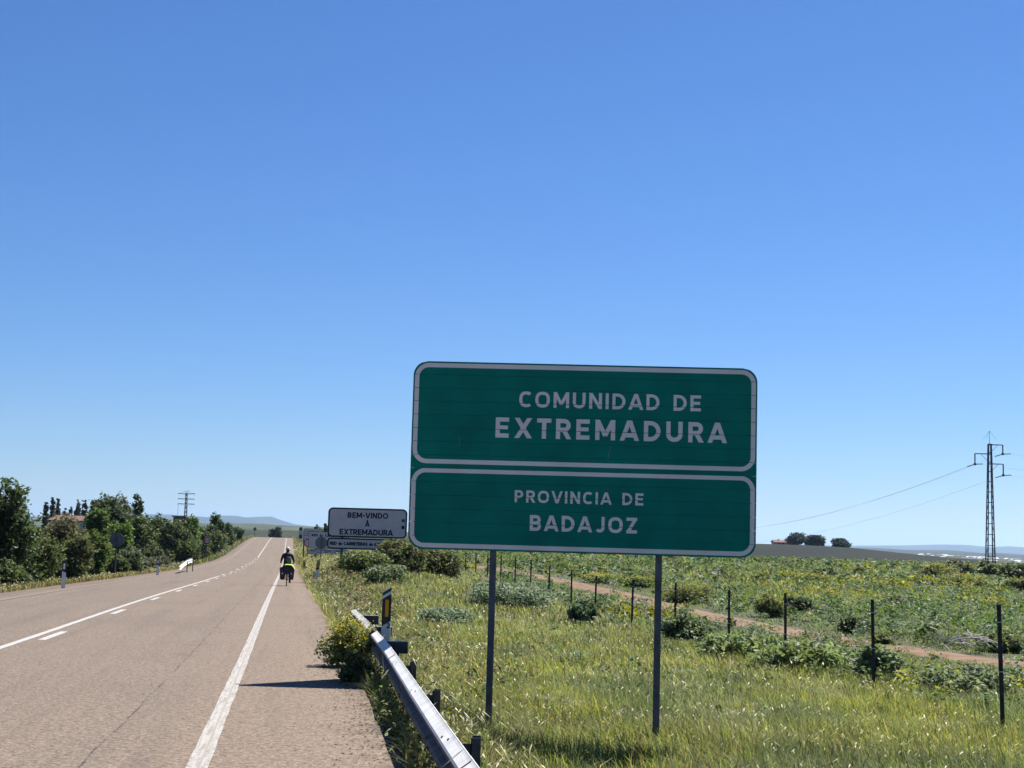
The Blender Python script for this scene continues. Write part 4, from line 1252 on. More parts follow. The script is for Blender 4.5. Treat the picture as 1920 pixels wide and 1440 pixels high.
# head and neck skin under the helmet, gloves, shoes
def ell(mb, c, r, n=14, m=8, lo=-90, hi=90):
    V = []; F = []
    for j in range(m + 1):
        ph = math.radians(lo + (hi - lo) * j / m)
        for i in range(n):
            th = 2 * math.pi * i / n; V.append((c[0] + r[0] * math.cos(ph) * math.cos(th), c[1] + r[1] * math.cos(ph) * math.sin(th), c[2] + r[2] * math.sin(ph)))
    for j in range(m):
        for i in range(n): F.append((j * n + i, j * n + (i + 1) % n, (j + 1) * n + (i + 1) % n, (j + 1) * n + i))
    return mb.add(V, F)
hm_ = ell(MB(), (0, .585, 1.685), (.108, .138, .112), 18, 8, -8, 90)
helm = hm_.build('helmet', plain('helmet_shell', (.72, .72, .70), .35), per, smooth=True)
for k in (-1, 0, 1): MB().box(k * .05 - .012, k * .05 + .012, .44, .52, 1.715, 1.775).build('vent', BLACK, helm)
ell(MB(), (0, .583, 1.655), (.086, .108, .10), 16, 8, -80, 10).build('hair', plain('hair', (.03, .022, .018), .7), per, smooth=True)
f = MB(); ell(f, (0, .655, 1.635), (.066, .045, .085)); f.tube((0, .69, 1.645), (0, .715, 1.625), .014, .01)
fc = f.build('face', SKIN, per, smooth=True)
for sx in (-1, 1): ell(MB(), (sx * .03, .696, 1.655), (.011, .006, .007), 8, 4).build('eye', BLACK, fc)
MB().box(-.022, .022, .690, .6985, 1.592, 1.600).build('mouth', RED, fc)
for sx in (-1, 1):
    g = MB(); ell(g, (sx * .30, .86, 1.055), (.035, .045, .03), 10, 6)
    for k in range(4): g.tube((sx * (.275 + .017 * k), .885, 1.06), (sx * (.275 + .017 * k), .905, 1.03), .010, .008, n=6)
    g.tube((sx * .268, .85, 1.06), (sx * .262, .885, 1.035), .010, .008, n=6)
    g.build('glove', BLACK, per, smooth=True)
for (sx, y, z) in ((-1, .40, .462), (1, .50, .157)):
    ell(MB(), (sx * .148, y + .05, z + .03), (.045, .125, .04), 12, 6).build('shoe', BLACK, per, smooth=True)
# light back pocket panel of the jacket
ell(MB(), (.06, .235, 1.16), (.12, .03, .16), 14, 8).build('back_pocket', plain('grey_blue_cloth', (.05, .065, .09), .7), per, smooth=True)

# ------------------------------------------------------------------ vegetation meshes
def blades_mesh(Pn, h, w, az, lean, col, rng, name, mat, seed_frac=0.0, seed_col=None, parent=None, droop=.5):
    n = len(Pn)
    d = np.stack([np.cos(az), np.sin(az), np.zeros(n)], 1)
    wa = az + np.pi / 2 + rng.normal(0, .5, n)
    wd = np.stack([np.cos(wa), np.sin(wa), np.zeros(n)], 1) * (w / 2)[:, None]
    up = np.array([0, 0, 1.])
    mid = Pn + up * (h * .55)[:, None] + d * (h * lean * .35)[:, None]
    tip = Pn + up * (h * (1 - droop * lean * .5))[:, None] + d * (h * lean)[:, None]
    V = np.stack([Pn - wd, Pn + wd, mid - wd * .8, mid + wd * .8, tip], 1).reshape(-1, 3)
    b = np.arange(n) * 5
    F = np.concatenate([np.stack([b, b + 1, b + 3], 1), np.stack([b, b + 3, b + 2], 1), np.stack([b + 2, b + 3, b + 4], 1)])
    C = np.repeat(col, 5, 0)
    if seed_frac > 0:
        k = rng.random(n) < seed_frac * 2.4 * sstep((fnoise(Pn[:, 0], Pn[:, 1], .8, 58, 2) - .38) * 4)
        t = tip[k]; m = len(t); s = (w[k] * 1.2 + .004)[:, None]
        dd = d[k] * .7 - up * .5
        wv = wd[k] / np.maximum(1e-6, np.linalg.norm(wd[k], axis=1))[:, None] * s * .55
        L_ = (h[k] * .16 + .02)[:, None]
        V2 = np.stack([t - dd * L_ * .3, t + wv, t + dd * L_, t - wv], 1).reshape(-1, 3)
        b2 = len(V) + np.arange(m) * 4
        F = np.concatenate([F, np.stack([b2, b2 + 1, b2 + 2], 1), np.stack([b2, b2 + 2, b2 + 3], 1)])
        V = np.concatenate([V, V2]); C = np.concatenate([C, np.repeat(seed_col(m), 4, 0)])
    return mesh_np(name, V, F, mat, parent, col=C, kind='stuff' if parent is None else None)

def leaf_arrays(Pn, size, rng, elong=1.8, upbias=.3):
    n = len(Pn)
    a = rng.normal(size=(n, 3)); a[:, 2] *= .6; a /= np.linalg.norm(a, axis=1)[:, None]
    nn = rng.normal(size=(n, 3)); nn[:, 2] += upbias * 2; b = np.cross(a, nn); b /= np.maximum(1e-6, np.linalg.norm(b, axis=1))[:, None]
    s = np.asarray(size).reshape(-1, 1) * np.ones((n, 1))
    fold = np.cross(a, b) * s * .18
    V = np.stack([Pn - a * s * elong / 2, Pn + b * s / 2 + fold, Pn + a * s * elong / 2, Pn - b * s / 2 + fold], 1).reshape(-1, 3)
    q = np.arange(n) * 4
    F = np.concatenate([np.stack([q, q + 1, q + 2], 1), np.stack([q, q + 2, q + 3], 1)])
    return V, F

def colmix(rng, n, pal, jit=.18):
    pal = np.array(pal); c = pal[rng.integers(0, len(pal), n)]
    t = rng.random((n, 1)); c2 = pal[rng.integers(0, len(pal), n)]
    c = c * t + c2 * (1 - t)
    return np.clip(.95 * c * (1 + rng.normal(0, jit, (n, 1))), .004, .9)

OLIVE = [(0.0875, 0.119, 0.0385), (0.1225, 0.1488, 0.0525), (0.1488, 0.1575, 0.063), (0.07, 0.0963, 0.035)]
DARKL = [(0.0416, 0.072, 0.0272), (0.0576, 0.0896, 0.0336), (0.08, 0.1056, 0.04)]
BRIGHT = [(0.12, 0.184, 0.04), (0.152, 0.216, 0.048), (0.096, 0.1568, 0.0384)]
GREYG = [(0.136, 0.168, 0.104), (0.16, 0.192, 0.12), (0.104, 0.136, 0.08)]
BROWN = [(0.136, 0.1152, 0.064), (0.12, 0.12, 0.056), (0.096, 0.1056, 0.0448)]
SAGE = [(0.1275, 0.1785, 0.102), (0.1615, 0.2125, 0.1275), (0.0935, 0.1445, 0.0765)]

PALES = [(.21, .26, .16), (.25, .30, .19), (.17, .22, .125)]
L3 = [(.20, .25, .095), (.17, .22, .085), (.25, .28, .13), (.14, .19, .07)]
L2 = [(.17, .21, .075), (.14, .19, .07), (.20, .22, .10), (.22, .25, .13)]

def crown_pts(rng, n, W_, H_, shape, lobes=11, gap=.1, sz=.1):
    """leaf positions gathered on twigs over several lobes; base of the crown at z = 0"""
    C = []; 
    for k in range(lobes):
        if shape == 'column':
            z = H_ * (.04 + .92 * (k + .5) / lobes); r = W_ / 2 * (1.15 - .75 * abs(z / H_ - .35) ** .9 * 1.35)
            C.append((rng.normal(0, W_ * .05), rng.normal(0, W_ * .05), z, max(.14 * W_, r * .8), H_ / lobes * 1.3))
        elif shape == 'cone':
            z = H_ * (.05 + .85 * rng.random() ** 1.15); e = 1 - z / H_ * .72
            a = rng.random() * 6.283; rr_ = W_ / 2 * e * (.30 + .45 * rng.random())
            C.append((math.cos(a) * rr_, math.sin(a) * rr_, z, W_ * .27 * (.55 + .55 * e), H_ * .15))
        elif shape == 'shrub':
            a = rng.random() * 6.283; rr_ = W_ / 2 * (.70 * rng.random() ** .5)
            z = H_ * (.22 + .56 * rng.random() * (1 - .55 * (rr_ / (W_ / 2)) ** 2))
            C.append((math.cos(a) * rr_, math.sin(a) * rr_, z, W_ * (.16 + .12 * rng.random()), H_ * (.17 + .1 * rng.random())))
        else:
            a = rng.random() * 6.283; rr_ = W_ / 2 * (.62 * rng.random() ** .5)
            z = H_ * (.28 + .50 * rng.random() * (1 - .4 * (rr_ / (W_ / 2)) ** 2))
            C.append((math.cos(a) * rr_, math.sin(a) * rr_, z, W_ * (.17 + .13 * rng.random()), H_ * (.17 + .11 * rng.random())))
    C = np.array(C)
    if shape in ('shrub', 'round'):                      # reach the full height
        k = int(np.argmax(C[:, 2] + C[:, 4])); C[k, 2] += H_ * .98 - (C[k, 2] + C[k, 4])
    vol = C[:, 3] ** 2 * C[:, 4]; vol /= vol.sum()
    nt_ = max(20, n // 16)
    k = rng.choice(len(C), nt_, p=vol)
    u = rng.normal(size=(nt_, 3)); u /= np.linalg.norm(u, axis=1)[:, None]
    r = (.35 + .65 * rng.random(nt_) ** .45)[:, None]
    tw = C[k, :3] + u * r * np.stack([C[k, 3], C[k, 3], C[k, 4]], 1)
    out = u
    q = rng.integers(0, nt_, n)
    spread = (.085 * W_ if shape != 'column' else .11 * W_)
    Pn = tw[q] + out[q] * (rng.random((n, 1)) * spread * 1.0) + rng.normal(0, min(spread * .55, sz * 2.2), (n, 3))
    Pn[:, 2] = np.clip(Pn[:, 2], .02, H_ * 1.05)
    return Pn, C

def plant(name, label, cat, px, pytop, D, wpx, pal, n, leaf, shape='round', lift=.0, seed=0, elong=1.7, grp=None, base_z=None, lobes=11, trunk=True, stems=4, part='crown', dx=0.0):
    rng = np.random.default_rng(1000 + seed)
    if grp == LT:                                        # keep the crown clear of the left verge
        a_ = (px - 952) / FPX + KX + .36 * wpx / FPX
        D0 = D
        if a_ < 0: D = max(D, 10.2 / -a_)
        leaf = leaf * (D / D0) ** .6
    c = P(px, pytop, D); X = c.x + dx
    g = gz(X, D) if base_z is None else base_z
    W_ = wpx * D / FPX; H = c.z - g
    t = thing(name, label, cat, (X, D, g - .03), 0, grp)
    zc = lift * H
    Pn, C = crown_pts(rng, n, W_, H - zc, shape, lobes, sz=leaf)
    Pn[:, 2] += zc
    V, F = leaf_arrays(Pn, leaf * (.6 + .8 * rng.random(n)), rng, elong)
    # whole boughs differ a little in colour
    cb = colmix(rng, n, pal, .16)
    bough = fnoise(Pn[:, 0] + 31, Pn[:, 2] + Pn[:, 1] * .7, W_ * .22, seed, 2)[:, None]
    cb = cb * (.72 + .56 * bough)
    o = mesh_np(part, V, F, LEAF, t, col=np.repeat(cb, 4, 0))
    mb = MB()
    rt = max(.03, min(.22, W_ * .035))
    if trunk and shape != 'shrub':
        top_ = Vector((rng.normal(0, .03) * W_, rng.normal(0, .03) * W_, H * (.78 if shape != 'round' else .6)))
        m1 = top_ * .5 + Vector((rng.normal(0, .03) * W_, 0, 0))
        mb.path([Vector((0, 0, -.15)), m1, top_], [rt, rt * .7, rt * .25], 7)
        for k in range(min(7, len(C))):
            e = Vector((C[k, 0], C[k, 1], C[k, 2] + zc)); s_ = top_ * (.35 + .4 * rng.random())
            mb.path([s_, s_.lerp(e, .55) + Vector((0, 0, .03 * H)), e], [rt * .5, rt * .3, rt * .1], 5)
    else:
        for k in range(min(stems + 2, len(C))):
            e = Vector((C[k, 0], C[k, 1], C[k, 2] + zc)); b_ = Vector((C[k, 0] * .15, C[k, 1] * .15, -.1))
            mb.path([b_, b_.lerp(e, .5) + Vector((0, 0, .05)), e], [rt * .5, rt * .32, rt * .1], 5)
    mb.build('trunk' if (trunk and shape != 'shrub') else 'stem', BARK, t)
    return t

# left-hand roadside trees and bushes
LT = 'trees and bushes along the left verge'
plant('dense_tree', 'tall dark tree at the far left edge of the photo', 'tree', 18, 906, 62, 128, DARKL + [(.055, .08, .028)], 13050, 0.112, 'cone', .02, 1, lobes=26, grp=LT)
plant('dense_tree', 'dark tree cut by the left picture border, behind the tallest one', 'tree', -38, 930, 70, 100, DARKL, 7250, 0.120, 'cone', .02, 2, lobes=20, grp=LT)
plant('bush', 'low leafy bush at the lower left corner of the tree line', 'bush', 8, 1046, 57, 90, OLIVE + DARKL, 5075, 0.086, 'shrub', 0, 3, lobes=14, grp=LT)
plant('bush', 'olive bush right in front of the tallest dark tree', 'bush', 72, 1000, 61, 84, OLIVE, 7975, 0.086, 'shrub', 0, 4, lobes=18, grp=LT)
plant('bush', 'brownish twiggy tree screening the red roofed house', 'tree', 122, 964, 82, 80, BROWN, 7540, 0.095, 'round', .15, 5, lobes=16, grp=LT)
plant('bush', 'brown green bush directly behind the nearer left marker post', 'bush', 136, 1000, 70, 76, BROWN + OLIVE, 7975, 0.086, 'shrub', 0, 6, lobes=18, grp=LT)
plant('bush', 'bright green bush left of the eight sided sign back', 'bush', 176, 992, 79, 56, BRIGHT + OLIVE, 7975, 0.095, 'shrub', 0, 7, lobes=18, grp=LT)
plant('dense_tree', 'leafy green tree rising behind the eight sided sign back', 'tree', 184, 952, 106, 66, DARKL + BRIGHT, 7975, 0.129, 'cone', .0, 8, lobes=20, grp=LT)
plant('round_tree', 'broad pale green tree crown, highest in the left middle distance', 'tree', 212, 925, 132, 74, [(.075, .095, .05), (.095, .115, .06), (.06, .08, .04)], 8700, 0.172, 'round', .12, 9, lobes=18, grp=LT)
plant('round_tree', 'pale green tree touching the broadest crown on its left', 'tree', 184, 930, 140, 46, [(.075, .095, .05), (.06, .08, .04)], 5075, 0.172, 'round', .12, 10, lobes=12, grp=LT)
plant('dark_tree', 'dark pointed tree just right of the broad pale crown', 'tree', 256, 930, 150, 36, DARKL, 5800, 0.172, 'cone', .05, 11, lobes=16, grp=LT)
plant('dense_tree', 'mid green tree below the dark pointed one', 'tree', 268, 958, 128, 66, OLIVE + DARKL, 7250, 0.146, 'round', .05, 12, lobes=16, grp=LT)
plant('dense_tree', 'wide green bush behind the white cottage front', 'tree', 296, 962, 170, 54, OLIVE + DARKL, 6090, 0.172, 'round', .05, 13, lobes=14, grp=LT)
plant('bush', 'yellow green bush above the eight sided sign back', 'bush', 232, 974, 110, 44, BRIGHT, 5220, 0.129, 'round', .05, 14, lobes=12, grp=LT)
plant('bush', 'grey green thicket right of the eight sided sign post', 'bush', 245, 1024, 99, 52, OLIVE + GREYG, 6090, 0.103, 'shrub', 0, 15, lobes=16, grp=LT)
plant('bush', 'small dark bush right of the eight sided sign post, low down', 'bush', 222, 1040, 92, 40, DARKL + OLIVE, 4350, 0.095, 'shrub', 0, 16, lobes=12, grp=LT)
plant('bush', 'round dark bush below the white cottage front', 'bush', 261, 1017, 112, 26, DARKL, 2600, .12, 'shrub', 0, 17, lobes=12, grp=LT, base_z=-1.9)
plant('bush', 'olive rounded shrub mound left of the short white barrier end', 'bush', 300, 1022, 105, 54, [(.10, .115, .05), (.085, .10, .045)], 6090, 0.103, 'shrub', 0, 18, lobes=16, grp=LT)
plant('bush', 'dusky low bush behind the farther left marker post', 'bush', 292, 1043, 110, 56, GREYG + BROWN, 4640, 0.095, 'shrub', 0, 19, lobes=14, grp=LT)
plant('dense_tree', 'dense dark bush behind the short white barrier end', 'tree', 345, 1000, 128, 62, DARKL + OLIVE, 9425, 0.129, 'shrub', 0, 20, lobes=20, grp=LT)
plant('dense_tree', 'bright green double crowned tree beside the brown shed', 'tree', 358, 964, 176, 38, BRIGHT, 6525, 0.163, 'round', .05, 21, lobes=12, grp=LT)
plant('dense_tree', 'dark green tree mass in front of the brown shed', 'tree', 328, 973, 160, 56, DARKL + OLIVE, 7250, 0.163, 'round', 0, 22, lobes=14, grp=LT)
plant('bush', 'leafy bush touching the no overtaking sign on its left', 'bush', 372, 995, 165, 50, DARKL + OLIVE, 6090, 0.146, 'shrub', 0, 23, lobes=16, grp=LT)
plant('dark_tree', 'small dark pointed tree above the no overtaking sign', 'tree', 407, 963, 205, 34, DARKL, 5800, 0.189, 'cone', 0, 24, lobes=14, grp=LT)
plant('bush', 'dark green bush right behind the no overtaking sign', 'bush', 408, 988, 200, 52, DARKL + OLIVE, 6525, 0.172, 'shrub', 0, 25, lobes=16, grp=LT)
plant('bush', 'rounded bush to the right of the no overtaking sign', 'bush', 427, 979, 235, 32, DARKL + OLIVE, 4640, 0.189, 'round', 0, 26, lobes=12, grp=LT)
plant('bush', 'last dark bush of the left tree line toward the crest', 'bush', 445, 988, 265, 24, DARKL, 3770, 0.206, 'round', 0, 27, lobes=12, grp=LT)
plant('bush', 'olive bush hiding the left half of the red roofed house', 'bush', 92, 971.5, 104, 66, OLIVE + BROWN, 6090, 0.120, 'shrub', 0, 28, lobes=18, grp=LT)
plant('bush', 'dusky bush hiding the right end of the red roofed house', 'bush', 148, 971.5, 108, 60, DARKL + BROWN, 5510, 0.120, 'shrub', 0, 29, lobes=16, grp=LT)
for k_, (px_, py_, D_, w_, pal_, lab_) in enumerate((
        (206, 968, 118, 60, OLIVE + DARKL, 'shadowy green bush under the broad pale crown'), (246, 980, 150, 60, DARKL + OLIVE, 'dark bush filling the gap left of the white cottage'), (282, 988, 165, 64, OLIVE + DARKL, 'wide olive bush right of the white cottage'),
        (318, 996, 175, 60, OLIVE + BRIGHT, 'green bush left of the dense bush by the barrier end'), (386, 984, 215, 56, DARKL + OLIVE, 'dark bush above the no overtaking sign on its left'), (58, 960, 80, 60, DARKL + OLIVE, 'dark bush at the right flank of the tallest tree'))):
    plant('bush', lab_, 'bush', px_, py_, D_, w_, pal_, 5200, .12 * D_ / 100, 'shrub', 0, 300 + k_, lobes=18, grp=LT)
CP = 'slim poplars behind the red roofed house'
for k, (px, py, w, lab) in enumerate(((87, 941, 11, 'slim poplar, leftmost of the row behind the red roof'), (100, 932, 11, 'slim poplar, tallest left one above the red roof'), (109.5, 935, 12, 'slim poplar, third from left above the red roof'),
                                     (122, 953, 9, 'stubby poplar top in the middle of the red roof gap'), (133, 953, 9, 'short poplar top just left of the right pair'), (146, 933, 14, 'poplar of the right pair, taller left one'), (159, 938, 13, 'poplar of the right pair, shorter right one'))):
    plant('poplar_tree', lab, 'tree', px, py, 330 + 4 * k, w, [(.045, .06, .03), (.06, .075, .038)], 3200, .26, 'column', .02, 40 + k, lobes=11, grp=CP)
# crest clump and farm trees
plant('round_tree', 'round dark tree clump beyond the road crest', 'tree', 517, 985, 620, 26, [(.035, .05, .025), (.05, .06, .03)], 4500, .5, 'round', .0, 60, lobes=14, base_z=-7.0)
plant('round_tree', 'large dark farm tree on the ploughed hilltop, beside the farmhouse', 'tree', 1494, 1000, 722, 36, [(.022, .035, .018), (.03, .042, .02)], 6000, .5, 'round', .0, 61, lobes=16, base_z=P(1494, 1023.5, 722).z, grp='hilltop farm trees')
plant('round_tree', 'middle dark farm tree on the ploughed hilltop', 'tree', 1527, 1004.5, 724, 36, [(.022, .035, .018), (.03, .042, .02)], 6000, .5, 'round', .0, 62, lobes=16, base_z=P(1527, 1024, 724).z, grp='hilltop farm trees')
plant('round_tree', 'right hand flat topped farm tree on the ploughed hilltop', 'tree', 1577, 1010.5, 722, 32, [(.022, .035, .018), (.03, .042, .02)], 6000, .45, 'round', .0, 63, lobes=18, base_z=P(1577, 1027.5, 722).z, grp='hilltop farm trees')
plant('bush', 'pale feathery tree tops showing above the far boards', 'tree', 598, 983, 210, 20, SAGE + OLIVE, 2600, .2, 'round', 0, 64, lobes=9)
plant('bush', 'small dark tree top left of the welcome sign corner', 'tree', 611, 981.5, 215, 12, DARKL, 1800, .2, 'cone', 0, 65, lobes=9)

# dark bushes right of the welcome sign
RB = 'bushes behind the guardrail end'
plant('bush', 'dark olive bush right of the welcome sign post', 'bush', 684, 1036, 72, 84, OLIVE + L2, 9000, .085, 'shrub', 0, 70, lobes=20, grp=RB)
plant('bush', 'brown green bush covering the right end of the welcome sign', 'bush', 752, 1014, 77, 92, BROWN + OLIVE, 9500, .08, 'shrub', 0, 71, lobes=22, grp=RB, elong=2.4)
plant('bush', 'broad dark bush below the big sign, right of the welcome sign', 'bush', 812, 1030, 80, 96, BROWN + OLIVE, 8500, .10, 'shrub', 0, 72, lobes=20, grp=RB)
plant('bush', 'sage green bush in front of the dark bushes', 'bush', 728, 1060, 64, 84, PALES + OLIVE, 4500, .09, 'shrub', 0, 73, lobes=16, grp=RB)
plant('bush', 'low dark bush at the foot of the welcome sign post', 'bush', 648, 1062, 76, 30, DARKL, 2200, .09, 'shrub', 0, 74, lobes=10, grp=RB)
plant('bush', 'far bush left edge under the farthest boards', 'bush', 596, 1042, 132, 22, DARKL, 1500, .14, 'shrub', 0, 75, lobes=8, grp=RB)
# single shrubs in the grass
FG = 'low shrubs scattered in the field grass'
plant('low_shrub', 'wide grey green shrub behind the left sign post', 'shrub', 955, 1094, 56, 136, PALES, 8000, .06, 'shrub', 0, 80, elong=2.6, lobes=22, grp=FG)
plant('low_shrub', 'flat grey green shrub left of the left sign post', 'shrub', 838, 1142, 44, 104, PALES, 5200, .05, 'shrub', 0, 81, elong=2.6, lobes=18, grp=FG)
plant('low_shrub', 'dark spiky shrub midway between the two sign posts', 'shrub', 1092, 1126, 49, 60, SAGE + DARKL, 3600, .06, 'shrub', 0, 82, elong=3.2, lobes=12, grp=FG)
plant('low_shrub', 'leafy dark shrub touching the right sign post on its right', 'shrub', 1284, 1142, 42, 92, L2 + SAGE, 5200, .06, 'shrub', 0, 83, elong=2.0, lobes=16, grp=FG)
plant('low_shrub', 'leafy clump around the fence post right of the right sign post', 'shrub', 1400, 1192, 35, 170, L3, 5500, .07, 'shrub', 0, 84, elong=2.2, lobes=20, grp=FG)
plant('low_shrub', 'leafy clump between the third and fourth large fence posts', 'shrub', 1500, 1204, 32, 170, L3, 5000, .07, 'shrub', 0, 85, elong=2.2, lobes=20, grp=FG)
plant('low_shrub', 'rounded grey green shrub at the second fence post from the right', 'shrub', 1648, 1210, 30, 90, PALES + L2, 4000, .06, 'shrub', 0, 86, elong=2.2, lobes=14, grp=FG)
plant('low_shrub', 'grey green shrub before the track near the right border', 'shrub', 1800, 1250, 27, 150, PALES + L2, 4500, .055, 'shrub', 0, 87, elong=2.4, lobes=18, grp=FG)
DB = 'dark bushes beyond the track'
for k, (px, py, D, w, lab) in enumerate(((1595, 1155, 49, 66, 'dark bush beyond the track, left of the second fence post'), (1742, 1168, 47, 50, 'dark round bush beyond the track between the two right fence posts'), (1655, 1190, 43, 34, 'small dark bush at the far side of the track'),
                                         (1880, 1185, 42, 80, 'dark bush beyond the track behind the rightmost fence post'), (1553, 1065, 110, 34, 'dark bush in the weeds below the hilltop trees'), (1612, 1063, 118, 16, 'small dark pointed bush in the weeds'),
                                         (1700, 1120, 66, 60, 'leafy dark bush in the weeds above the track'), (1365, 1100, 78, 60, 'dusky bush behind the fourth fence post'), (1500, 1120, 60, 56, 'dusky green bush above the track near the yellow shrub'),
                                         (1795, 1050, 130, 60, 'grey brown bush at the foot of the lattice pylon'), (1905, 1058, 125, 60, 'green bush right of the lattice pylon foot'), (1855, 1052, 150, 40, 'brushy bush hiding the lattice pylon foot'))):
    plant('bush', lab, 'bush', px, py, D, w, (DARKL + OLIVE if k not in (9, 11) else GREYG + BROWN) + (L2 if k % 2 else GREYG), 3000, .065 * max(1, D / 55), 'shrub', 0, 90 + k, elong=2.0, lobes=12, grp=DB)
# ------------------------------------------------------------------ flowering shrubs
FLOWER = leaf_mat('flower_petal', .35, .6, .2)
def flowering(name, label, px, pytop, D, wpx, pal, n, leaf, seed, nf, fs, fcol=(.52, .42, .02), grp=None, dx=0., hi=.45):
    t = plant(name, label, 'shrub', px, pytop, D, wpx, pal, n, leaf, 'shrub', 0, seed, elong=2.0, lobes=16, grp=grp, part='foliage', dx=dx)
    o = [c for c in t.children if c.name.startswith('foliage')][0]
    co = np.empty(len(o.data.vertices) * 3, dtype=np.float32); o.data.vertices.foreach_get('co', co); co = co.reshape(-1, 3)[::4]
    rng = np.random.default_rng(seed)
    H = co[:, 2].max()
    pr = np.clip((co[:, 2] / H - hi) / (1 - hi), 0, 1) ** .8 + .02; pr /= pr.sum()
    q = co[rng.choice(len(co), nf, p=pr)] + rng.normal(0, fs * 1.2, (nf, 3)) + np.array([0, 0, fs])
    V, F = leaf_arrays(q, fs * (.7 + .6 * rng.random(nf)), rng, 1.15, .8)
    c = np.array(fcol) * (1 + rng.normal(0, .15, (nf, 1)))
    mesh_np('flowers', V, F, FLOWER, t, col=np.repeat(np.clip(c, .01, .9), 4, 0), kind='stuff')
    return t
YW = 'yellow flowering shrubs'
DARKW = [(.030, .045, .018), (.045, .06, .022), (.06, .075, .03)]
flowering('flowering_shrub', 'yellow flowering shrub growing over the road side of the bent guardrail end', 668, 1158, 20.6, 104, L2 + OLIVE, 5200, .026, 200, 2000, .019, grp=YW, dx=-.05)
flowering('flowering_shrub', 'dark leafy weed below the flowering shrub at the guardrail', 694, 1222, 18.2, 84, DARKL + OLIVE, 2600, .028, 201, 60, .016, grp=YW, dx=-.08)
flowering('flowering_shrub', 'low ragged yellow flowered weed just beyond the bent guardrail end', 652, 1146, 25.5, 62, L2 + BROWN, 2600, .030, 202, 500, .020, grp=YW, dx=.05, hi=.3)
flowering('flowering_shrub', 'low sparse weed on the pavement edge left of the bent guardrail end', 630, 1196, 21.6, 44, L2 + BROWN, 1600, .028, 203, 160, .018, grp=YW, dx=.06, hi=.3)
for k, (px, py, D, w, nf, lab) in enumerate(((1132, 1080, 84, 78, 900, 'yellow patch of flowers beyond the fence between the sign posts'), (1296, 1096, 66, 96, 1100, 'yellow flowering shrub right of the right sign post top'), (1205, 1084, 80, 60, 600, 'yellow patch left of the right sign post, beyond the track'),
                                       (1447, 1115, 57, 60, 900, 'yellow flowering shrub between the third and fourth large fence posts'), (1760, 1060, 122, 60, 1000, 'far yellow shrub left of the lattice pylon'), (1800, 1080, 96, 84, 1000, 'yellow shrub below the lattice pylon foot'),
                                       (1520, 1080, 92, 70, 600, 'yellow tinged weeds below the hilltop trees'), (1910, 1082, 92, 50, 500, 'yellow tinged shrub at the right picture border'), (1645, 1092, 84, 60, 380, 'faint yellow shrub in the weeds right of centre field'))):
    flowering('flowering_shrub', lab, px, py, D, w, L2 + OLIVE, 3000, .06 * max(1, D / 60), 210 + k, int(nf * 2.6), .036 * max(1, D / 60), grp=YW, hi=.15, fcol=(.34, .32, .07))

# pile of pale cut branches beyond the track
bp_ = P(1800, 1208, 41)
t = thing('branch_pile', 'pile of pale cut branches beyond the track', 'branches', (bp_.x, 41, gz(bp_.x, 41)))
PALEB = plain('dry_branch', (.42, .40, .36), .9, var=.2)
rr = random.Random(9)
for k in range(26):
    a = Vector((rr.uniform(-.8, .8), rr.uniform(-.4, .4), rr.uniform(.1, .55))); d = Vector((rr.uniform(-.5, .5), rr.uniform(-.3, .3), rr.uniform(-.12, .12)))
    MB().path([a - d, a + Vector((0, 0, .05)), a + d], [.018, .014, .006], 5).build('branch', PALEB, t)

# ------------------------------------------------------------------ grass
FX = np.array([(P(x, y, D).x, D) for x, y, D in fpx]); FX = FX[np.argsort(FX[:, 1])]
def fence_x(Y): return np.interp(Y, FX[:, 1], FX[:, 0], left=FX[0, 0] + 1.0, right=FX[-1, 0] - 6)
TC = track_C
def track_d(X, Y):
    d = np.full(len(X), 99.)
    for c in TC[::2]: d = np.minimum(d, np.hypot(X - c[0], Y - c[1]))
    return d
rg = np.random.default_rng(77)
def sample(y0, y1, dens, xl=None, xr=None, pad=2.0, k=.385):
    """points per square metre between depths y0 and y1 inside the widened view"""
    n = int(dens * ((y1 - y0) * (2 * pad) + k * (y1 ** 2 - y0 ** 2)))
    Y = rg.uniform(y0, y1, n); u = rg.random(n)
    hw_ = k * Y + pad
    keep = rg.random(n) < hw_ / (k * y1 + pad)
    Y = Y[keep]; X = (u[keep] * 2 - 1) * hw_[keep]
    return X, Y
def thin(mask, *a): return [v[mask] for v in a]
YG = np.array([(.25, .275, .065), (.205, .25, .065), (.285, .295, .10), (.165, .205, .055), (.27, .25, .075)])
GN = np.array([(.135, .185, .06), (.16, .205, .07), (.115, .155, .05), (.19, .21, .08)])
DRY = np.array([(.31, .24, .115), (.25, .195, .09), (.38, .31, .17)])
def pick(pal, n): return pal[rg.integers(0, len(pal), n)]
def gcol(X, Y, dry=0.0):
    n = len(X)
    a = fnoise(X, Y, 2.2, 51, 3)[:, None]; b = fnoise(X, Y, 7.0, 52, 2)[:, None]
    c = pick(YG, n) * (1 - sstep((a - .52) * 5)) + pick(GN, n) * sstep((a - .52) * 5)
    tuft = fnoise(X, Y, .45, 53, 2)[:, None]
    c = c * (.74 + .38 * b) * (.58 + .72 * tuft)
    pale = sstep((fnoise(X, Y, 1.1, 54, 3) - .56) * 7)[:, None]
    c = c * (1 - .4 * pale) + np.array([(.29, .30, .15)]) * .4 * pale
    d = (rg.random(n) < (.05 + dry))[:, None]
    c = np.where(d, pick(DRY, n), c)
    return np.clip(c * (1 + rg.normal(0, .16, (n, 1))), .01, .6)
seedc = lambda m: np.clip(np.array([(.44, .43, .28), (.34, .34, .20), (.56, .54, .40)])[rg.integers(0, 3, m)] * (1 + rg.normal(0, .12, (m, 1))), .02, .8)

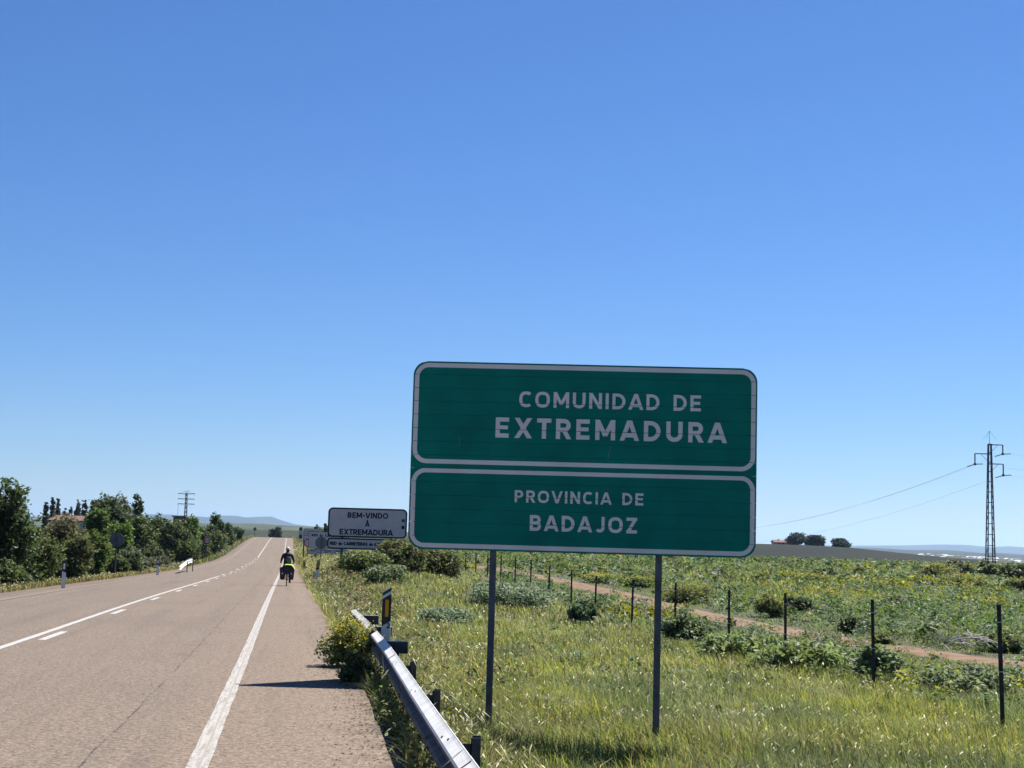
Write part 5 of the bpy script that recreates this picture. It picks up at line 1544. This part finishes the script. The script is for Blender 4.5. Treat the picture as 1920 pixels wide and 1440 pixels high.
def grass(name, y0, y1, dens, hmin, hmax, wid, seed_frac, tmin=1.42, side='near', tmax=None):
    X, Y = sample(y0, y1, dens)
    t = (X - XR(Y)) * COS
    ed = 1.52 + .2 * (fnoise(X, Y, .8, 61, 2) - .4)
    m = t > np.maximum(ed, tmin)
    if tmax: m &= t < tmax
    X, Y, t = thin(m, X, Y, t)
    if y1 > 20:
        m = (track_d(X, Y) > 1.05 + .5 * (fnoise(X, Y, 1.5, 63, 2) - .3)) | ((track_d(X, Y) < .22) & (fnoise(X, Y, 2.0, 68, 2) > .45)); X, Y, t = thin(m, X, Y, t)
    n = len(X)
    pn = fnoise(X, Y, 1.6, 64, 3)
    beyond = X > fence_x(Y) + .3
    h = (hmin + (hmax - hmin) * rg.random(n)) * (.62 + .75 * pn)
    if y1 > 24:
        dt = track_d(X, Y); h *= np.clip((dt - .6) / 7, .32, 1)
    h *= np.where(t < 2.4, .55 + .45 * rg.random(n), 1)
    dry = np.where((t < 5) & (Y > 34), .28 * np.clip(1.2 - t / 6, 0, 1), 0) + np.where(t < 2.6, .22, 0)
    keep = rg.random(n) < np.clip(.25 + 1.5 * pn, 0, 1)
    X, Y, t, h, dry, beyond = thin(keep, X, Y, t, h, dry, beyond); n = len(X)
    c = gcol(X, Y, dry)
    c = np.where((beyond & (rg.random(n) < .75))[:, None], pick(GN, n) * (.8 + .5 * rg.random((n, 1))), c)
    Z = ground(X, Y) - .02
    az = rg.normal(2.6, 1.3, n)                           # most blades lean to the left with the wind
    lean = np.clip(rg.gamma(2.6, .27, n) * (.6 + .9 * fnoise(X, Y, .9, 66, 2)), .03, 1.5)
    az = az + 2.5 * (fnoise(X, Y, 1.3, 67, 2) - .5)          # whole tufts are laid over together
    w = wid * (.45 + 1.1 * rg.random(n) ** 1.5)
    return blades_mesh(np.stack([X, Y, Z], 1), h, w, az, lean, c, rg, name, GRASS, seed_frac, seedc)
grass('meadow_grass', 5.5, 16, 1400, .16, .40, .0080, .028)
grass('meadow_grass', 16, 27, 800, .17, .42, .0115, .028)
grass('meadow_grass', 27, 45, 280, .18, .42, .020, .025)
grass('meadow_grass', 45, 80, 75, .20, .44, .036, .04)
grass('meadow_grass', 80, 160, 15, .28, .55, .075, .03)
grass('meadow_grass', 160, 560, 1.5, .4, .8, .25, .0)

# broad-leaved weeds: clumps of leaves, mostly beyond the fence
def weeds(name, y0, y1, dens, leaf, hmax, per, only_beyond=True):
    X, Y = sample(y0, y1, dens)
    t = (X - XR(Y)) * COS
    by = X > fence_x(Y) - .2
    pn = fnoise(X, Y, 5.0, 71, 3)
    m = (t > 3.0) & (track_d(X, Y) > 1.5) & (by if only_beyond else ~by) & (rg.random(len(X)) < np.clip((pn - .28) * 3.2, 0.05, 1))
    X, Y, pn = thin(m, X, Y, pn); n = len(X)
    hh = hmax * (.25 + .75 * rg.random(n)) * (.5 + .8 * pn); rad = hh * (.35 + .4 * rg.random(n))
    q = np.repeat(np.arange(n), per)
    u = rg.normal(size=(n * per, 3)); u /= np.linalg.norm(u, axis=1)[:, None]; r = rg.random((n * per, 1)) ** .4
    Pn = np.stack([X, Y, ground(X, Y)], 1)[q] + u * r * np.stack([rad[q], rad[q], hh[q] * .5], 1) + np.stack([np.zeros(n * per), np.zeros(n * per), hh[q] * .5], 1)
    V, F = leaf_arrays(Pn, leaf * (.6 + .9 * rg.random(n * per)), rg, 2.6, .2)
    kind = rg.random(n)
    big = fnoise(X, Y, 13.0, 75, 2)
    c = np.where((big > .56)[:, None], pick(np.array(BRIGHT + SAGE) * .9, n), pick(GN * .8, n))
    c = np.where((kind < .12)[:, None], pick(np.array(DARKL) * 1.4, n), c)
    c = np.where(((kind > .74) & (kind < .84))[:, None], pick(np.array(SAGE) * 1.25, n), c)
    yp = fnoise(X, Y, 9.0, 76, 2)
    c = np.where(((kind > .35) & (yp > .66))[:, None], np.array([(.26, .25, .045)]), c)
    c = np.where(((kind > .90) & (kind < .945))[:, None], np.array([(.26, .25, .18)]), c)
    cc = np.clip(c[q] * (1 + rg.normal(0, .2, (n * per, 1))), .01, .7)
    return mesh_np(name, V, F, LEAF, None, col=np.repeat(cc, 4, 0), kind='stuff')
weeds('field_weeds', 24, 48, 6.5, .040, .70, 36)
weeds('field_weeds', 48, 85, 3.0, .058, .75, 28)
weeds('field_weeds', 85, 180, .7, .11, .85, 24)
weeds('field_weeds', 180, 560, .07, .36, 1.1, 18)
weeds('thistle_weeds', 22, 60, .8, .04, .55, 26, False)
weeds('thistle_weeds', 9, 24, .45, .024, .40, 30, False)

# tall dry stems and dark weeds along the guardrail
def rail_weeds():
    n = 9000
    Y = rg.uniform(5.5, 26, n); t = 1.60 + np.abs(rg.normal(0, .5, n))
    X = XR(Y) + t / COS
    m = rg.random(n) < np.clip(fnoise(X, Y, .9, 81, 3) * 2.2 - .5, 0, 1); X, Y, t = thin(m, X, Y, t); n = len(X)
    h = (.14 + .46 * rg.random(n) ** 1.5) * np.clip((t - 1.3) * 1.6, .45, 1)
    c = np.where((rg.random(n) < .42)[:, None], pick(DRY * .75, n), pick(GN, n))
    blades_mesh(np.stack([X, Y, ground(X, Y) - .02], 1), h, .006 + .006 * rg.random(n), rg.uniform(0, 6.3, n), np.clip(rg.gamma(2, .2, n), .02, 1.2), np.clip(c * (1 + rg.normal(0, .2, (n, 1))), .01, .6), rg, 'verge_weeds', GRASS, .16, seedc)
    n = 260
    Y = 6 + 16 * rg.random(n) ** 1.5; t = 1.62 + .5 * rg.random(n); X = XR(Y) + t / COS
    blades_mesh(np.stack([X, Y, ground(X, Y) - .02], 1), .45 + .35 * rg.random(n), .0035 + .002 * rg.random(n), rg.uniform(0, 6.3, n), .1 + .35 * rg.random(n), np.clip(pick(np.concatenate([DRY * .6, GN * .7]), n), .01, .6), rg, 'tall_stems', GRASS, .25, seedc)
    # leafy dark weeds
    n = 900; per = 24
    Y = 5.5 + 20 * rg.random(n) ** 1.1
    tr = (np.interp(Y, [0, 7.8, 12.5, 17.5, 22, 27.7, 31], [.86, -.10, -.70, -1.33, -1.97, -2.83, -3.35]) - XR(Y)) * COS
    t = np.where(rg.random(n) < .5, np.maximum(tr - .02 - .16 * rg.random(n), 1.56), tr + .12 + np.abs(rg.normal(0, .45, n))); X = XR(Y) + t / COS
    m = fnoise(X, Y, 1.4, 84, 2) > .36; X, Y, t, tr = thin(m, X, Y, t, tr); n = len(X)
    q = np.repeat(np.arange(n), per); hh = np.where(t < tr, .12 + .30 * rg.random(n), .12 + .36 * rg.random(n))
    u = rg.normal(size=(n * per, 3)); u /= np.linalg.norm(u, axis=1)[:, None]
    Pn = np.stack([X, Y, ground(X, Y)], 1)[q] + u * rg.random((n * per, 1)) ** .4 * np.stack([hh[q] * .5, hh[q] * .5, hh[q] * .5], 1); Pn[:, 2] += hh[q] * .45
    V, F = leaf_arrays(Pn, .022 * (.6 + .9 * rg.random(n * per)), rg, 2.2)
    c = pick(np.array(DARKW + OLIVE + L2 + [(.16, .12, .07)]), n)[q] * (1 + rg.normal(0, .2, (n * per, 1)))
    mesh_np('verge_weeds', V, F, LEAF, None, col=np.repeat(np.clip(c, .01, .5), 4, 0), kind='stuff')
    # small yellow flowers in the foreground
    n = 420
    Y = 6 + 22 * rg.random(n) ** 1.3; t = 1.9 + 3.2 * rg.random(n) ** 1.4; X = XR(Y) + t / COS
    m = fnoise(X, Y, 1.1, 83, 2) > .54; X, Y = thin(m, X, Y); n = len(X)
    Pn = np.stack([X, Y, ground(X, Y) + .16 + .22 * rg.random(n)], 1)
    V, F = leaf_arrays(np.repeat(Pn, 3, 0) + rg.normal(0, .012, (n * 3, 3)), .020 + .012 * rg.random(n * 3), rg, 1.1, .8)
    mesh_np('yellow_flowers', V, F, FLOWER, None, col=np.tile(np.array([(.5, .4, .02)]), (len(V), 1)), kind='stuff')
rail_weeds()
def edge_weeds():
    n = 900; per = 26
    Y = 25 + 60 * rg.random(n) ** 1.2; t = 1.75 + np.abs(rg.normal(0, 1.5, n)); X = XR(Y) + t / COS
    m = (fnoise(X, Y, 3.0, 86, 2) > .40) & (t < 6.5); X, Y, t = thin(m, X, Y, t); n = len(X)
    q = np.repeat(np.arange(n), per); hh = .18 + .42 * rg.random(n)
    u = rg.normal(size=(n * per, 3)); u /= np.linalg.norm(u, axis=1)[:, None]
    Pn = np.stack([X, Y, ground(X, Y)], 1)[q] + u * rg.random((n * per, 1)) ** .4 * np.stack([hh[q] * .55, hh[q] * .55, hh[q] * .5], 1); Pn[:, 2] += hh[q] * .45
    V, F = leaf_arrays(Pn, (.030 * np.clip(Y / 35, 1, 2.5))[q] * (.6 + .9 * rg.random(n * per)), rg, 2.6)
    pal = np.array(BROWN + OLIVE + [(.20, .145, .075), (.24, .18, .10), (.10, .13, .05)])
    c = pick(pal, n)[q] * (1 + rg.normal(0, .2, (n * per, 1)))
    mesh_np('verge_weeds', V, F, LEAF, None, col=np.repeat(np.clip(c, .01, .5), 4, 0), kind='stuff')
edge_weeds()

# shoulder and verge grass farther up the right side, and the whole left verge
def verge(name, t0, t1, y0, y1, n, hmin, hmax, wid, pal, dryp):
    Y = y0 + (y1 - y0) * rg.random(n) ** 1.5; t = t0 + (t1 - t0) * rg.random(n)
    X = XR(Y) + t / COS
    pn = fnoise(X, Y, 1.7, 91, 3)
    m = rg.random(n) < np.clip(pn * 1.7, 0, 1); X, Y, pn = thin(m, X, Y, pn); n = len(X)
    h = (hmin + (hmax - hmin) * rg.random(n)) * (.5 + .9 * pn)
    c = np.where((rg.random(n) < dryp)[:, None], pick(DRY * .9, n), pick(pal, n)) * (1 + rg.normal(0, .18, (n, 1)))
    sc = np.clip(Y / 50, 1, 5)
    blades_mesh(np.stack([X, Y, ground(X, Y) - .02], 1), h, wid * sc * (.6 + .8 * rg.random(n)), rg.uniform(0, 6.3, n), np.clip(rg.gamma(2, .22, n), .02, 1.2), np.clip(c, .01, .6), rg, name, GRASS, .1, seedc)
verge('verge_grass', -10.6, -8.35, 33, 130, 26000, .10, .34, .022, np.array([(.12, .12, .03), (.095, .11, .03), (.15, .13, .035)]), .38)
verge('verge_grass', -13.5, -10, 33, 150, 16000, .25, .6, .03, GN, .15)
verge('verge_grass', -14, -8.5, 120, 400, 14000, .2, .6, .022, np.array([(.11, .12, .035), (.09, .11, .03)]), .25)
verge('verge_grass', 1.5, 5, 30, 120, 22000, .22, .5, .020, np.array([(.21, .225, .08), (.17, .20, .07)]), .24)
verge('verge_grass', 1.5, 9, 110, 400, 14000, .3, .7, .022, np.array([(.20, .20, .07), (.16, .19, .06)]), .25)
verge('verge_grass', -60, -13, 45, 260, 30000, .3, .9, .05, GN * .9, .08)

# grit, pebbles and dead leaves at the pavement edge
def grit():
    n = 5200
    Y = 5 + 26 * rg.random(n) ** 1.4; t = 1.32 + .42 * rg.normal(0, .55, n) + .1
    m = (t > .15) & (t < 2.4); Y, t = thin(m, Y, t); n = len(Y)
    X = XR(Y) + t / COS
    e = np.interp(Y, ry, edgeR)
    Z = np.where(t < e, zr(Y), ground(X, Y))
    s = .004 + .012 * rg.random(n) ** 2.5
    o = np.array([(1, 0, 0), (-.5, .87, 0), (-.5, -.87, 0), (0, 0, .9)])
    th = rg.uniform(0, 6.28, n); c_, s_ = np.cos(th), np.sin(th)
    O = o[None] * s[:, None, None]
    V = np.stack([O[..., 0] * c_[:, None] - O[..., 1] * s_[:, None] + X[:, None], O[..., 0] * s_[:, None] + O[..., 1] * c_[:, None] + Y[:, None], O[..., 2] + Z[:, None]], -1).reshape(-1, 3)
    b = np.arange(n) * 4
    F = np.concatenate([np.stack([b, b + 1, b + 3], 1), np.stack([b + 1, b + 2, b + 3], 1), np.stack([b + 2, b, b + 3], 1)])
    c = pick(np.array([(.17, .14, .115), (.11, .085, .06), (.06, .05, .04), (.22, .19, .16)]), n)
    mesh_np('gravel', V, F, LEAF, None, col=np.repeat(c, 4, 0), kind='stuff')
    n = 1500
    Y = 5 + 22 * rg.random(n) ** 1.3; t = 1.45 + .28 * rg.normal(0, 1, n); X = XR(Y) + t / COS
    m = (t > .9); X, Y, t = thin(m, X, Y, t); n = len(X); e = np.interp(Y, ry, edgeR)
    Z = np.where(t < e, zr(Y), ground(X, Y)) + .006
    V, F = leaf_arrays(np.stack([X, Y, Z], 1), .012 + .02 * rg.random(n), rg, 2.0, 2.0)
    V[:, 2] = np.repeat(Z, 4) + np.abs(V[:, 2] - np.repeat(Z, 4)) * .5
    mesh_np('leaf_litter', V, F, LEAF, None, col=np.repeat(pick(np.array([(.09, .06, .04), (.15, .11, .065), (.04, .03, .02)]), n), 4, 0), kind='stuff')
grit()
# ------------------------------------------------------------------ the air
hz = MB().box(-26000, 26000, -3000, 24000, -45, 300).build('haze', None)
hz['kind'] = 'stuff'
hm = bpy.data.materials.new('haze'); hm.use_nodes = True
nt = hm.node_tree; nt.nodes.clear()
vo = nt.nodes.new('ShaderNodeVolumePrincipled'); out = nt.nodes.new('ShaderNodeOutputMaterial')
vo.inputs['Color'].default_value = (0.47, 0.70, 1.0, 1)
vo.inputs['Density'].default_value = 4.2e-5
vo.inputs['Anisotropy'].default_value = 0.4
nt.links.new(vo.outputs['Volume'], out.inputs['Volume'])
hz.data.materials.append(hm)
